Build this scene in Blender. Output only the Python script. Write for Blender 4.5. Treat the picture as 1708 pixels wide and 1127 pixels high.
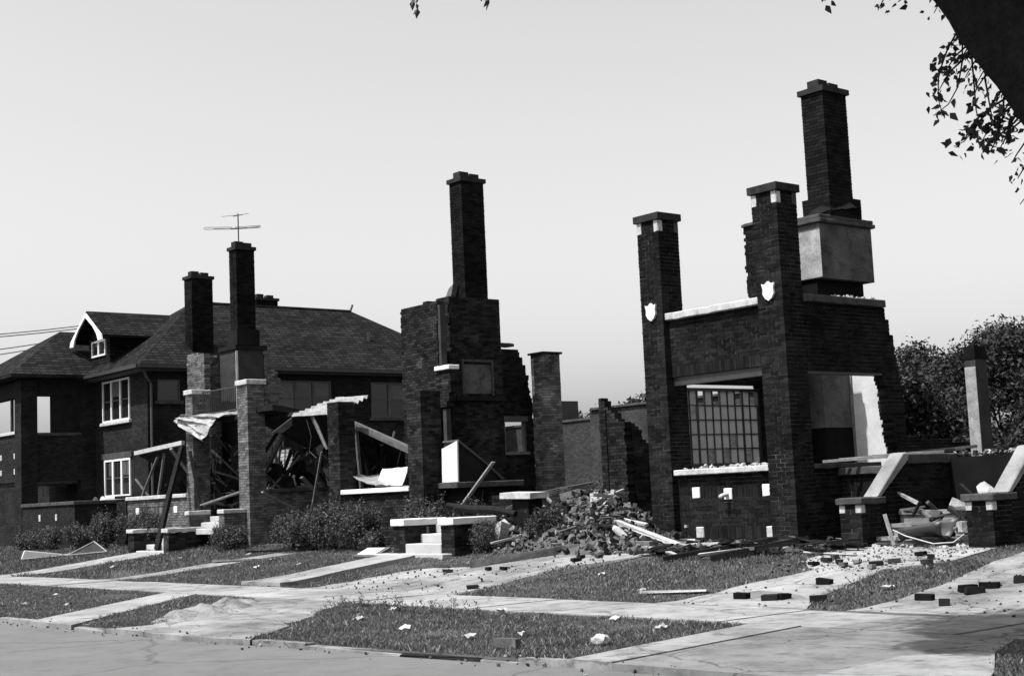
import bpy, bmesh, math, random
import numpy as np
from mathutils import Vector, Matrix, Euler, noise as mnoise
random.seed(7); rng = np.random.default_rng(11)
R = math.radians
scene = bpy.context.scene
for o in list(bpy.data.objects): bpy.data.objects.remove(o)
col = scene.collection

# ------------------------------------------------------------------ camera
yaw, pitch, roll = R(39.385), R(6.352), R(-2.537)
fw = Vector((-math.cos(yaw)*math.cos(pitch), math.sin(yaw)*math.cos(pitch), math.sin(pitch)))
rt = fw.cross(Vector((0, 0, 1))).normalized(); up = rt.cross(fw)
rt, up = math.cos(roll)*rt + math.sin(roll)*up, -math.sin(roll)*rt + math.cos(roll)*up
CAM = Vector((0, 0, 1.6))
cd = bpy.data.cameras.new('camera'); cam = bpy.data.objects.new('camera', cd); col.objects.link(cam)
cam.matrix_world = Matrix(((rt.x, up.x, -fw.x, CAM.x), (rt.y, up.y, -fw.y, CAM.y), (rt.z, up.z, -fw.z, CAM.z), (0, 0, 0, 1)))
cd.sensor_width = 36; cd.lens = 50; cd.clip_end = 3000
scene.camera = cam

# ------------------------------------------------------------------ sky, sun, exposure
SUN_EL, SUN_AZ = 61.0, 9.0          # azimuth: degrees from the street normal (-Y) towards -X
sdir = Vector((-math.sin(R(SUN_AZ))*math.cos(R(SUN_EL)), -math.cos(R(SUN_AZ))*math.cos(R(SUN_EL)), math.sin(R(SUN_EL))))
w = bpy.data.worlds.new('World'); scene.world = w; w.use_nodes = True
nt = w.node_tree; nt.nodes.clear()
sky = nt.nodes.new('ShaderNodeTexSky'); sky.sky_type = 'NISHITA'; sky.sun_disc = False
sky.sun_elevation = R(SUN_EL); sky.sun_rotation = math.atan2(sdir.x, sdir.y)
sky.air_density = 1.0; sky.dust_density = 3.7; sky.ozone_density = 1.0
sep = nt.nodes.new('ShaderNodeSeparateColor'); bg = nt.nodes.new('ShaderNodeBackground'); wo = nt.nodes.new('ShaderNodeOutputWorld')
m1 = nt.nodes.new('ShaderNodeMath'); m1.operation = 'MULTIPLY'; m1.inputs[1].default_value = 0.45
m2 = nt.nodes.new('ShaderNodeMath'); m2.operation = 'MULTIPLY_ADD'; m2.inputs[1].default_value = 0.55
nt.links.new(sky.outputs[0], sep.inputs[0]); nt.links.new(sep.outputs[1], m1.inputs[0])
nt.links.new(sep.outputs[2], m2.inputs[0]); nt.links.new(m1.outputs[0], m2.inputs[2])
nt.links.new(m2.outputs[0], bg.inputs[0]); bg.inputs[1].default_value = 0.145
nt.links.new(bg.outputs[0], wo.inputs[0])
sl = bpy.data.lights.new('sun', 'SUN'); sl.energy = 4.8; sl.angle = R(0.53); sl.color = (1, 1, 1)
so = bpy.data.objects.new('sun', sl); col.objects.link(so); so.location = sdir*60
so.rotation_euler = sdir.to_track_quat('Z', 'Y').to_euler()
scene.view_settings.view_transform = 'Standard'; scene.view_settings.look = 'None'
scene.view_settings.exposure = 0.75; scene.view_settings.gamma = 1.0; scene.view_settings.use_curve_mapping = False
scene.render.engine = 'CYCLES'

# ------------------------------------------------------------------ materials (all neutral grey: black and white photograph)
def base_mat(name, rough=0.9, spec=0.05):
    m = bpy.data.materials.new(name); m.use_nodes = True
    n = m.node_tree; b = n.nodes['Principled BSDF']
    b.inputs['Roughness'].default_value = rough; b.inputs['Specular IOR Level'].default_value = spec
    return m, n, b
def lk(n, a, b): n.links.new(a, b)
def mathn(n, op, a, b=None, c=None):
    x = n.nodes.new('ShaderNodeMath'); x.operation = op
    for i, v in enumerate((a, b, c)):
        if v is None: continue
        if isinstance(v, (int, float)): x.inputs[i].default_value = v
        else: lk(n, v, x.inputs[i])
    return x.outputs[0]
def noisen(n, scale, detail=5, rough=.6, vec=None):
    t = n.nodes.new('ShaderNodeTexNoise'); t.inputs['Scale'].default_value = scale
    t.inputs['Detail'].default_value = detail; t.inputs['Roughness'].default_value = rough
    if vec is None:
        g = n.nodes.new('ShaderNodeNewGeometry'); vec = g.outputs['Position']
    lk(n, vec, t.inputs['Vector']); return t.outputs['Fac']
def maprange(n, v, a, b, c, d):
    x = n.nodes.new('ShaderNodeMapRange'); lk(n, v, x.inputs[0])
    for i, q in enumerate((a, b, c, d)): x.inputs[i+1].default_value = q
    return x.outputs[0]
def tocol(n, v, b):
    c = n.nodes.new('ShaderNodeCombineColor')
    for i in range(3): lk(n, v, c.inputs[i])
    lk(n, c.outputs[0], b.inputs['Base Color'])
def bump(n, v, b, strength=.5, dist=.01):
    x = n.nodes.new('ShaderNodeBump'); x.inputs['Strength'].default_value = strength; x.inputs['Distance'].default_value = dist
    lk(n, v, x.inputs['Height']); lk(n, x.outputs[0], b.inputs['Normal'])
def gray(name, lo, hi, scale=3, fine=40, rough=.9, bs=.4, bd=.006, spec=.06, island=0):
    m, n, b = base_mat(name, rough, spec)
    a = noisen(n, scale, 6, .65); f = noisen(n, fine, 4, .6)
    v = mathn(n, 'ADD', mathn(n, 'MULTIPLY', a, .65), mathn(n, 'MULTIPLY', f, .35))
    v = maprange(n, v, .32, .68, lo, hi)
    if island:
        g = n.nodes.new('ShaderNodeNewGeometry'); oi = n.nodes.new('ShaderNodeObjectInfo')
        r = mathn(n, 'FRACT', mathn(n, 'ADD', g.outputs['Random Per Island'], oi.outputs['Random']))
        v = mathn(n, 'MULTIPLY', v, maprange(n, mathn(n, 'POWER', r, 1.6), 0, 1, 1-island, 1+island))
    tocol(n, v, b); bump(n, f, b, bs, bd)
    return m
def brickmat(name, lo, hi, soot=.5, light=0.0):
    """Single fired brick faces: every brick its own tone, soot and lime bloom in patches."""
    m, n, b = base_mat(name, .9, .04)
    g = n.nodes.new('ShaderNodeNewGeometry'); oi = n.nodes.new('ShaderNodeObjectInfo')
    r = mathn(n, 'FRACT', mathn(n, 'ADD', g.outputs['Random Per Island'], oi.outputs['Random']))
    v = maprange(n, r, 0, 1, lo, hi)
    s = noisen(n, .7, 6, .7); f = noisen(n, 60, 4, .7)
    v = mathn(n, 'MULTIPLY', v, maprange(n, s, .35, .65, 1-soot, 1+soot*.35))
    v = mathn(n, 'MULTIPLY', v, maprange(n, f, .3, .7, .7, 1.3))
    if light:
        p = noisen(n, 1.6, 5, .6); pr = maprange(n, p, .56, .66, 0, light)
        v = mathn(n, 'ADD', v, mathn(n, 'MULTIPLY', pr, r))
    tocol(n, v, b); bump(n, f, b, .6, .006)
    return m
def mortarmat(name, lo, hi, scale=2.2):
    m, n, b = base_mat(name, .95, .03)
    a = noisen(n, scale, 6, .7); f = noisen(n, 30, 4, .6)
    v = maprange(n, mathn(n, 'ADD', mathn(n, 'MULTIPLY', a, .6), mathn(n, 'MULTIPLY', f, .4)), .42, .62, lo, hi)
    tocol(n, v, b); bump(n, f, b, .5, .005); return m
def texbrick(name, c1, c2, mort, bw=.2125, rh=.075, ms=.006, bumpd=.004):
    """Brickwork too far off to tell the bricks apart."""
    m, n, b = base_mat(name, .92, .05)
    g = n.nodes.new('ShaderNodeNewGeometry'); s = n.nodes.new('ShaderNodeSeparateXYZ'); lk(n, g.outputs['Position'], s.inputs[0])
    u = mathn(n, 'ADD', s.outputs[0], s.outputs[1]); c = n.nodes.new('ShaderNodeCombineXYZ'); lk(n, u, c.inputs[0]); lk(n, s.outputs[2], c.inputs[1])
    t = n.nodes.new('ShaderNodeTexBrick'); lk(n, c.outputs[0], t.inputs['Vector'])
    t.inputs['Scale'].default_value = 1; t.inputs['Brick Width'].default_value = bw; t.inputs['Row Height'].default_value = rh
    t.inputs['Mortar Size'].default_value = ms; t.inputs['Mortar Smooth'].default_value = .3
    for k, q in (('Color1', c1), ('Color2', c2), ('Mortar', mort)): t.inputs[k].default_value = (q, q, q, 1)
    sc = n.nodes.new('ShaderNodeSeparateColor'); lk(n, t.outputs['Color'], sc.inputs[0])
    a = noisen(n, .8, 6, .7); v = mathn(n, 'MULTIPLY', sc.outputs[0], maprange(n, a, .35, .65, .7, 1.3))
    f = noisen(n, 50, 3); v = mathn(n, 'MULTIPLY', v, maprange(n, f, .3, .7, .75, 1.25))
    tocol(n, v, b); bump(n, mathn(n, 'SUBTRACT', 1.0, t.outputs['Fac']), b, .8, bumpd)
    return m
def cracked(name, lo, hi, scale, fine, crack=.55, cs=.55, stain=1.0):
    m = gray(name, lo, hi, scale, fine, .93, .6, .006); n = m.node_tree; b = n.nodes['Principled BSDF']
    src = b.inputs['Base Color'].links[0].from_node.inputs[0].links[0].from_socket
    g = n.nodes.new('ShaderNodeNewGeometry'); t = n.nodes.new('ShaderNodeTexVoronoi'); t.feature = 'DISTANCE_TO_EDGE'; t.inputs['Scale'].default_value = cs
    nz = n.nodes.new('ShaderNodeTexNoise'); nz.inputs['Scale'].default_value = 2.5; nz.inputs['Detail'].default_value = 5; lk(n, g.outputs['Position'], nz.inputs['Vector'])
    mx = n.nodes.new('ShaderNodeVectorMath'); mx.operation = 'MULTIPLY_ADD'; lk(n, nz.outputs['Color'], mx.inputs[0]); mx.inputs[1].default_value = (.5, .5, .5); lk(n, g.outputs['Position'], mx.inputs[2])
    lk(n, mx.outputs[0], t.inputs['Vector'])
    k = maprange(n, t.outputs['Distance'], .0, .012, 1-crack, 1)
    st = mathn(n, 'MULTIPLY', maprange(n, noisen(n, .35, 6, .75), .38, .62, 1-.32*stain, 1+.15*stain), maprange(n, noisen(n, 2.8, 4, .7), .30, .50, 1-.28*stain, 1.0))
    tocol(n, mathn(n, 'MULTIPLY', mathn(n, 'MULTIPLY', src, k), st), b)
    return m
M = {}
M['brick3'] = brickmat('dark_glazed_brick', .006, .016, .55, .012)
M['mortar3'] = mortarmat('pale_flaking_mortar', .003, .10)
M['brick2'] = brickmat('brown_brick', .008, .030, .55, .03)
M['mortar2'] = mortarmat('grey_mortar', .006, .035)
M['brickB'] = brickmat('buff_brick', .06, .15, .5, .08)
M['mortarB'] = mortarmat('dark_mortar', .02, .05)
M['brickchim'] = brickmat('sooty_chimney_brick', .005, .013, .55)
M['mortarchim'] = mortarmat('sooty_mortar', .003, .012)
M['loosebrick'] = brickmat('loose_brick', .015, .10, .5, .2)
M['darkbrick'] = brickmat('soot_dark_brick', .006, .022, .4)
M['houseA'] = texbrick('house_brick', .012, .022, .006)
M['garage'] = texbrick('garage_brick', .028, .046, .024)
M['stone'] = gray('limestone_trim', .20, .50, 7, 60, .85, .6, .008)
M['stonedim'] = gray('weathered_shaded_stone', .022, .075, 5, 50, .9, .5)  # darker limestone copy: shade of side-facing trim in the tone, plus dull caps
M['capstone'] = gray('sooty_cap_stone', .010, .034, 5, 50, .9, .6, .01)
M['stonewhite'] = gray('white_stone', .48, .62, 6, 60, .8, .3)
M['concrete'] = gray('old_concrete', .26, .40, 1.4, 45, .9, .5, .006)
M['sidewalk'] = cracked('sidewalk_concrete', .165, .265, .9, 55, .5, .35)
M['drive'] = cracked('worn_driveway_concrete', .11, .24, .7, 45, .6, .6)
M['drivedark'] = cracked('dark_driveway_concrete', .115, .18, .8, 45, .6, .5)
M['road'] = cracked('street_surface', .098, .125, .45, 60, .35, .22, .35)
M['earth'] = gray('lawn_soil', .03, .08, 1.2, 30, .97, .8, .02)
M['dust'] = gray('ash_and_mortar_dust', .03, .12, 1.5, 40, .97, .9, .03)
M['plaster'] = cracked('stained_shaded_plaster', .035, .13, 1.1, 30, .5, 1.1)  # stains, with the shade of side faces mixed into the tone
M['plasterlit'] = gray('sunlit_plaster', .34, .55, 2.5, 40, .9, .3, .004)  # brighter plaster copy for sunlit faces; sunlight put into the colour
M['wood'] = gray('weathered_wood', .06, .19, 6, 70, .85, .5, .004, island=.4)
M['woodlight'] = gray('pale_painted_wood', .20, .42, 6, 70, .75, .4, .004)
M['char'] = gray('charred_wood', .006, .02, 8, 60, .8, .9, .02)
M['tar'] = gray('tar_paper', .006, .018, 3, 40, .85, .6, .02)
M['metal'] = gray('pale_sheet_metal', .08, .34, 3, 30, .45, .4, .01, .5)
M['white'] = gray('white_paint', .48, .62, 3, 50, .55, .2, .003, .4)
M['greypaint'] = gray('grey_paint', .03, .06, 3, 50, .6, .2, .003, .4)
M['curtain'] = gray('dusty_curtain', .03, .09, 5, 14, .5, .2, .003, .5)
M['iron'] = gray('black_iron', .012, .03, 5, 60, .5, .3, .003, .5)
M['shingle'] = texbrick('asphalt_shingle', .007, .019, .002, .32, .12, .014, .02)
M['plaster2'] = texbrick('exposed_inner_brick', .16, .34, .05, .3, .12, .012)
M['dark'] = gray('interior_black', .004, .010, 2, 30, .95, .5, .01)  # near-black; stairwell and under-porch shade is put into this colour
M['bark'] = gray('tree_bark', .006, .02, 6, 25, .95, 1.0, .04)
M['postside'] = gray('dark_plaster', .02, .05, 3, 40)  # post's shaded side painted dark; dark plaster elsewhere
M['rubble'] = gray('broken_masonry', .05, .24, 6, 40, .95, .8, .02, island=.85)
M['heapbits'] = gray('sooty_broken_masonry', .02, .17, 5, 40, .95, .8, .02, island=.92)
M['coatstain'] = gray('blotched_lit_plaster', .10, .34, 4, 30, .9, .5, .006)  # blotches over a brighter tone that paints sunlit fronts
M['ashbits'] = gray('sooty_crumbs', .012, .07, 6, 40, .95, .8, .02, island=.9)
M['stonechunk'] = gray('broken_stone', .22, .40, 4, 30, .95, .8, .02)
m, n, b = base_mat('window_glass', .08, .5); b.inputs['Base Color'].default_value = (.012, .012, .012, 1); M['glass'] = m
def panemat(name, g):
    m, n, b = base_mat(name, .35, .4)
    f = noisen(n, 9, 4); v = maprange(n, f, .3, .7, g*.7, g*1.3); tocol(n, v, b)
    tr = n.nodes.new('ShaderNodeBsdfTranslucent'); tr.inputs[0].default_value = (.6, .6, .6, 1)
    mx = n.nodes.new('ShaderNodeMixShader'); mx.inputs[0].default_value = .75
    out = n.nodes['Material Output']; lk(n, b.outputs[0], mx.inputs[1]); lk(n, tr.outputs[0], mx.inputs[2]); lk(n, mx.outputs[0], out.inputs[0])
    return m
M['pane'] = panemat('dusty_frosted_glass', .3)
def leafmat(name, lo, hi, trans=.25):
    m, n, b = base_mat(name, .6, .3)
    g = n.nodes.new('ShaderNodeNewGeometry')
    v = maprange(n, g.outputs['Random Per Island'], 0, 1, lo, hi)
    a = noisen(n, 2.2, 3); v = mathn(n, 'MULTIPLY', v, maprange(n, a, .3, .7, .6, 1.4)); tocol(n, v, b)
    tr = n.nodes.new('ShaderNodeBsdfTranslucent'); tr.inputs[0].default_value = (hi, hi, hi, 1)
    mx = n.nodes.new('ShaderNodeMixShader'); mx.inputs[0].default_value = trans
    out = n.nodes['Material Output']; lk(n, b.outputs[0], mx.inputs[1]); lk(n, tr.outputs[0], mx.inputs[2]); lk(n, mx.outputs[0], out.inputs[0])
    return m
M['grass'] = leafmat('grass_blade', .026, .105, .25)
M['drygrass'] = leafmat('dry_grass', .09, .24, .3)
M['leaf'] = leafmat('tree_leaf', .012, .03, .15)
M['bushleaf'] = leafmat('bush_leaf', .018, .06, .2)
M['farleaf'] = leafmat('far_leaf', .008, .022, .2)

# ------------------------------------------------------------------ mesh helpers
CUBE_F = [(0, 3, 2, 1), (4, 5, 6, 7), (0, 1, 5, 4), (1, 2, 6, 5), (2, 3, 7, 6), (3, 0, 4, 7)]
class MB:
    def __init__(s): s.v = []; s.f = []
    def add(s, vs, fs):
        o = len(s.v); s.v += [tuple(p) for p in vs]; s.f += [tuple(i+o for i in f) for f in fs]; return s
    def box(s, x0, x1, y0, y1, z0, z1):
        return s.add([(x0, y0, z0), (x1, y0, z0), (x1, y1, z0), (x0, y1, z0), (x0, y0, z1), (x1, y0, z1), (x1, y1, z1), (x0, y1, z1)], CUBE_F)
    def obox(s, c, sz, rot, jit=0):
        mt = Euler(rot).to_matrix(); vs = []
        for x, y, z in ((-1, -1, -1), (1, -1, -1), (1, 1, -1), (-1, 1, -1), (-1, -1, 1), (1, -1, 1), (1, 1, 1), (-1, 1, 1)):
            q = Vector((x*sz[0]/2, y*sz[1]/2, z*sz[2]/2))
            if jit: q += Vector((random.uniform(-1, 1)*sz[0], random.uniform(-1, 1)*sz[1], random.uniform(-1, 1)*sz[2]))*jit
            vs.append(Vector(c)+mt@q)
        return s.add(vs, CUBE_F)
    def beam(s, a, b, wd, th, upv=(0, 0, 1), jit=0):
        a, b = Vector(a), Vector(b); d = (b-a).normalized(); u = Vector(upv)
        if abs(d.dot(u)) > .97: u = Vector((0, 1, 0))
        x = d.cross(u).normalized()*wd/2; y = x.cross(d).normalized()*th/2
        vs = [p+sx*x+sy*y+Vector([random.uniform(-jit, jit) for _ in range(3)]) for p in (a, b) for sx, sy in ((-1, -1), (1, -1), (1, 1), (-1, 1))]
        return s.add(vs, [(0, 3, 2, 1), (4, 5, 6, 7), (0, 1, 5, 4), (1, 2, 6, 5), (2, 3, 7, 6), (3, 0, 4, 7)])
    def tube(s, pts, rad, seg=8, caps=True):
        pts = [Vector(p) for p in pts]; n = len(pts)
        if isinstance(rad, (int, float)): rad = [rad]*n
        o = len(s.v)
        ref = Vector((0, 0, 1))
        for i, p in enumerate(pts):
            d = (pts[min(i+1, n-1)]-pts[max(i-1, 0)]).normalized()
            a = d.cross(ref)
            if a.length < .1: a = d.cross(Vector((0, 1, 0)))
            a.normalize(); b = a.cross(d)
            for k in range(seg):
                t = 2*math.pi*k/seg; s.v.append(tuple(p+(a*math.cos(t)+b*math.sin(t))*rad[i]))
        for i in range(n-1):
            for k in range(seg):
                k2 = (k+1) % seg; s.f.append((o+i*seg+k, o+i*seg+k2, o+(i+1)*seg+k2, o+(i+1)*seg+k))
        if caps:
            s.f.append(tuple(o+k for k in range(seg))[::-1]); s.f.append(tuple(o+(n-1)*seg+k for k in range(seg)))
        return s
    def prism(s, poly, axis, a, b):
        """poly in the plane normal to axis ('x': (y,z), 'y': (x,z), 'z': (x,y)) swept from a to b."""
        n = len(poly)
        mk = {'x': lambda p, t: (t, p[0], p[1]), 'y': lambda p, t: (p[0], t, p[1]), 'z': lambda p, t: (p[0], p[1], t)}[axis]
        vs = [mk(p, a) for p in poly]+[mk(p, b) for p in poly]
        fs = [tuple(range(n))[::-1], tuple(range(n, 2*n))]+[(i, (i+1) % n, n+(i+1) % n, n+i) for i in range(n)]
        return s.add(vs, fs)
    def build(s, name, mat, parent=None, smooth=False, fix=True):
        me = bpy.data.meshes.new(name); me.from_pydata(s.v, [], s.f); me.update()
        if fix and len(s.f) < 4000:
            bm = bmesh.new(); bm.from_mesh(me); bmesh.ops.recalc_face_normals(bm, faces=bm.faces); bm.to_mesh(me); bm.free()
        me.materials.append(M[mat] if isinstance(mat, str) else mat)
        if smooth: me.shade_smooth()
        return link(me, name, parent)
def link(me, name, parent=None):
    o = bpy.data.objects.new(name, me); col.objects.link(o)
    if parent is not None:
        o.parent = parent; o.matrix_parent_inverse = Matrix.Translation(-rootloc(parent))
    return o
def rootloc(o):
    v = Vector((0, 0, 0))
    while o is not None:
        if o.type == 'EMPTY': v = v+o.location
        o = o.parent
    return v
# parts of parts: their parent mesh sits at the origin of the thing, so only the thing's own shift must be undone once
def link2(o, parent):
    o.parent = parent; o.matrix_parent_inverse = Matrix.Identity(4); return o
def tag(o, label=None, cat=None, group=None, kind=None):
    for k, q in (('label', label), ('category', cat), ('group', group), ('kind', kind)):
        if q: o[k] = q
    return o
def thing(name, loc, label, cat, group=None):
    o = bpy.data.objects.new(name, None); col.objects.link(o); o.location = loc; o.empty_display_size = .3
    return tag(o, label, cat, group)
def weather(me):
    """Chipped arrises and a slightly uneven face on cut stone and cast concrete."""
    bm = bmesh.new(); bm.from_mesh(me)
    dim = [max(v.co[i] for v in bm.verts)-min(v.co[i] for v in bm.verts) for i in range(3)]
    bmesh.ops.bevel(bm, geom=bm.edges[:], offset=min(.014, min(dim)*.15), segments=1, affect='EDGES')
    lng = [e for e in bm.edges if e.calc_length() > .3]
    if lng: bmesh.ops.subdivide_edges(bm, edges=lng, cuts=min(14, max(2, int(max(dim)/.16))), use_grid_fill=True)
    for v in bm.verts:
        p = v.co; q = mnoise.noise(p*7)*.005+mnoise.noise(p*2.1)*.004
        c = mnoise.noise(p*5+Vector((9, 1, 4)))
        v.co += Vector((mnoise.noise(p*6+Vector((3, 0, 0)))*.004, mnoise.noise(p*6+Vector((0, 5, 0)))*.004, q-(.012 if c > .45 else 0)))
    bm.to_mesh(me); bm.free()
def part(mb, name, mat, parent, smooth=False):
    """A part of a thing, or a sub-part of a part (parent is a mesh)."""
    o = mb.build(name, mat, None, smooth)
    if mat in ('stone', 'stonewhite', 'stonedim', 'concrete', 'sidewalk') and len(mb.f) <= 12 and name != 'paving_slab': weather(o.data)
    o.parent = parent
    if parent.type == 'EMPTY': o.matrix_parent_inverse = Matrix.Translation(-parent.location)
    else: o.matrix_parent_inverse = Matrix.Identity(4)
    return o
def struct(mb, name, mat, smooth=False):
    return tag(mb.build(name, mat, None, smooth), kind='structure')

# ------------------------------------------------------------------ brickwork
unit = bpy.data.meshes.new('brick'); unit.from_pydata([(x, y, z) for z in (-.5, .5) for x, y in ((-.5, -.5), (.5, -.5), (.5, .5), (-.5, .5))], [], CUBE_F); unit.update()
UNITS = {}
def unit_for(mat):
    if mat not in UNITS:
        u = unit.copy(); u.materials.append(M[mat]); UNITS[mat] = u
    return UNITS[mat]
CH = .075; BL = .2125; J = .011
class Brickwork:
    def __init__(s): s.b = []; s.core = MB()
    def brick(s, x0, x1, y0, y1, z0, z1, front=False):
        j = random.uniform
        d = .004
        s.b.append((x0+j(0, .003), x1-j(0, .003), y0+j(-d, d), y1+j(-d, d), z0, z1, front))
    def block(s, x0, x1, y0, y1, z0, z1, top=None):
        """Solid pier of coursed brick; top(x,y) may lower the top for a broken head."""
        n = max(1, round((z1-z0)/CH)); ch = (z1-z0)/n; dp = .1
        for k in range(n):
            za, zb = z0+k*ch, z0+(k+1)*ch-J
            e = k % 2
            for face in ('f', 'b', 'l', 'r'):
                if face in 'fb':
                    a0, a1 = (x0, x1) if e == 0 else (x0+dp, x1-dp)
                else:
                    a0, a1 = (y0, y1) if e == 1 else (y0+dp, y1-dp)
                m = max(1, round((a1-a0)/BL)); st = (a1-a0)/m
                for i in range(m):
                    p, q = a0+i*st+J/2*(i > 0), a0+(i+1)*st-J/2*(i < m-1)
                    if face == 'f': bx = (p, q, y0, y0+dp)
                    elif face == 'b': bx = (p, q, y1-dp, y1)
                    elif face == 'l': bx = (x0, x0+dp, p, q)
                    else: bx = (x1-dp, x1, p, q)
                    if top and zb > top((bx[0]+bx[1])/2, (bx[2]+bx[3])/2): continue
                    s.brick(*bx, za, zb, face in 'f')
            if top is None: pass
        if top is None: s.core.box(x0+.006, x1-.006, y0+.006, y1-.006, z0, z1-J)
        else:
            for k in range(n):
                g = 4
                for i in range(g):
                    for h in range(g):
                        xa, xb = x0+.009+(x1-x0-.018)*i/g, x0+.009+(x1-x0-.018)*(i+1)/g
                        ya, yb = y0+.009+(y1-y0-.018)*h/g, y0+.009+(y1-y0-.018)*(h+1)/g
                        if z0+(k+1)*ch-J <= top((xa+xb)/2, (ya+yb)/2): s.core.box(xa, xb, ya, yb, z0+k*ch, z0+(k+1)*ch-J*(.2))
    def wall(s, axis, p0, p1, poly, holes=(), ragged=True, soldiers=()):
        """Wall of stretcher courses in the plane axis ('x' runs along X). poly and holes in (u, z)."""
        zs = [p[1] for p in poly]; us = [p[0] for p in poly]
        z0, z1 = min(zs), max(zs); n = max(1, round((z1-z0)/CH)); ch = (z1-z0)/n; ub = min(us)
        front = axis == 'x'
        def put(u0, u1, za, zb):
            if axis == 'x': s.brick(u0, u1, p0, p1, za, zb, True)
            else: s.brick(p0, p1, u0, u1, za, zb, False)
        def scan(pl, z):
            xs = []
            for i in range(len(pl)):
                (a, za), (b, zb) = pl[i], pl[(i+1) % len(pl)]
                if (za > z) != (zb > z): xs.append(a+(b-a)*(z-za)/(zb-za))
            xs.sort(); return list(zip(xs[::2], xs[1::2]))
        for k in range(n):
            za, zb = z0+k*ch, z0+(k+1)*ch-J; zc = (za+zb)/2
            iv = scan(poly, zc)
            cuts = [h[:2] for h in holes if h[2] < zc < h[3]]+[q[:2] for q in soldiers if q[2] < zc < q[3]]
            for c0, c1 in cuts:
                nv = []
                for a, b in iv:
                    if c1 <= a or c0 >= b: nv.append((a, b)); continue
                    if c0 > a: nv.append((a, c0))
                    if c1 < b: nv.append((c1, b))
                iv = nv
            off = (k % 2)*BL/2
            for a, b in iv:
                if ragged:
                    nb = [[t for t in scan(poly, zc+dz) if t[0] < b and t[1] > a] for dz in (-ch, ch)]
                    nb = [t[0] for t in nb if t]
                    sa = max([abs(t[0]-a) for t in nb] or [0]); sb_ = max([abs(t[1]-b) for t in nb] or [0])
                    a = ub+off+round((a-ub-off)/(BL/2))*BL/2 if .02 < sa < .6 else a+random.choice((0, 0, 0, .02, -.02, .05))*(sa < .6 and k > 2)
                    b = ub+off+round((b-ub-off)/(BL/2))*BL/2 if .02 < sb_ < .6 else b+random.choice((0, 0, 0, .02, -.02, -.05))*(sb_ < .6 and k > 2)
                    if b-a < .04: continue
                i0 = math.floor((a-ub-off)/BL); i1 = math.ceil((b-ub-off)/BL)
                ra, rb = None, None
                for i in range(i0, i1+1):
                    q0, q1 = ub+off+i*BL+J/2, ub+off+(i+1)*BL-J/2
                    q0, q1 = max(q0, a), min(q1, b)
                    if q1-q0 < .03: continue
                    put(q0, q1, za, zb)
                    ra = q0 if ra is None else min(ra, q0); rb = q1 if rb is None else max(rb, q1)
                if ra is not None:
                    e = .004
                    if axis == 'x': s.core.box(ra+e, rb-e, p0+.009, p1-.009, za, zb+J*.98)
                    else: s.core.box(p0+.009, p1-.009, ra+e, rb-e, za, zb+J*.98)
        for u0, u1, za, zb in soldiers:
            m = max(1, round((u1-u0)/CH)); st = (u1-u0)/m
            for i in range(m): put(u0+i*st+.004, u0+(i+1)*st-.004, za, zb-J)
            if axis == 'x': s.core.box(u0, u1, p0+.009, p1-.009, za, zb-J*.3)
            else: s.core.box(p0+.009, p1-.009, u0, u1, za, zb-J*.3)
    def finish(s, parent, mat, mortar, single=0):
        core = part(s.core, 'mortar', mortar, parent); core['kind'] = 'stuff'
        front = sorted([b for b in s.b if b[6]], key=lambda b: (b[0]-CAM.x)**2+(b[2]-CAM.y)**2)
        one = set(id(b) for b in front[:single])
        rest = MB()
        lv = parent.location if parent.type == 'EMPTY' else Vector((0, 0, 0))
        um = unit_for(mat)
        for b in s.b:
            if id(b) in one:
                o = bpy.data.objects.new('brick', um); col.objects.link(o)
                o.parent = parent
                o.location = Vector(((b[0]+b[1])/2, (b[2]+b[3])/2, (b[4]+b[5])/2))-lv; o.scale = (b[1]-b[0], b[3]-b[2], b[5]-b[4])
            else: rest.box(*b[:6])
        o = part(rest, 'brickwork', mat, parent); o['kind'] = 'stuff'
        return o

# ------------------------------------------------------------------ ground
YB = [14.8, 15.6, 19.2, 20.5]; ZB = [0, .06, .48, .56]
def zt(y): return float(np.interp(y, YB, ZB))
CURB = [(-400, 8.2), (-60, 8.2), (-23.5, 8.29), (-18.8, 8.36), (-16.4, 8.54), (-14, 8.74), (-11.6, 8.98), (-10.3, 9.2), (-8, 9.35), (0, 9.6), (60, 9.8), (400, 9.8)]
def curb_y(x): return float(np.interp(x, [p[0] for p in CURB], [p[1] for p in CURB]))
def inpoly(px, py, poly):
    ins = np.zeros(px.shape, bool); n = len(poly)
    for i in range(n):
        (x1, y1), (x2, y2) = poly[i], poly[(i+1) % n]
        c = (y1 > py) != (y2 > py)
        with np.errstate(divide='ignore', invalid='ignore'):
            xi = x1+(py-y1)*(x2-x1)/(y2-y1 if y2 != y1 else 1e-9)
        ins ^= c & (px < xi)
    return ins
g = MB()
gx = sorted(set([p[0] for p in CURB]+list(np.arange(-62, 4, 1.0))+[-400, -200, -100, 20, 100, 200]))
gy = [0, .25, .5, .75, 1]
rows = []
for x in gx:
    c = curb_y(x)+.05
    r = [(x, c-.02, -.16), (x, c, -.02)]+[(x, c+(14.8-c)*t, 0) for t in (.1, .5, 1)]
    for y in (15.2, 15.6, 16.5, 17.4, 18.3, 19.2, 20.5, 24, 40, 80, 300, 900): r.append((x, y, zt(y)))
    rows.append(r)
nr = len(rows[0])
for r in rows: g.v += r
for i in range(len(rows)-1):
    for j in range(nr-1): g.f.append((i*nr+j, (i+1)*nr+j, (i+1)*nr+j+1, i*nr+j+1))
struct(g, 'ground', 'earth')
rd = MB()
rx = [p[0] for p in CURB]
rd.v += [(x, curb_y(x)+.02, -.055) for x in rx]+[(x, -200, -.055) for x in rx]
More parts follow.
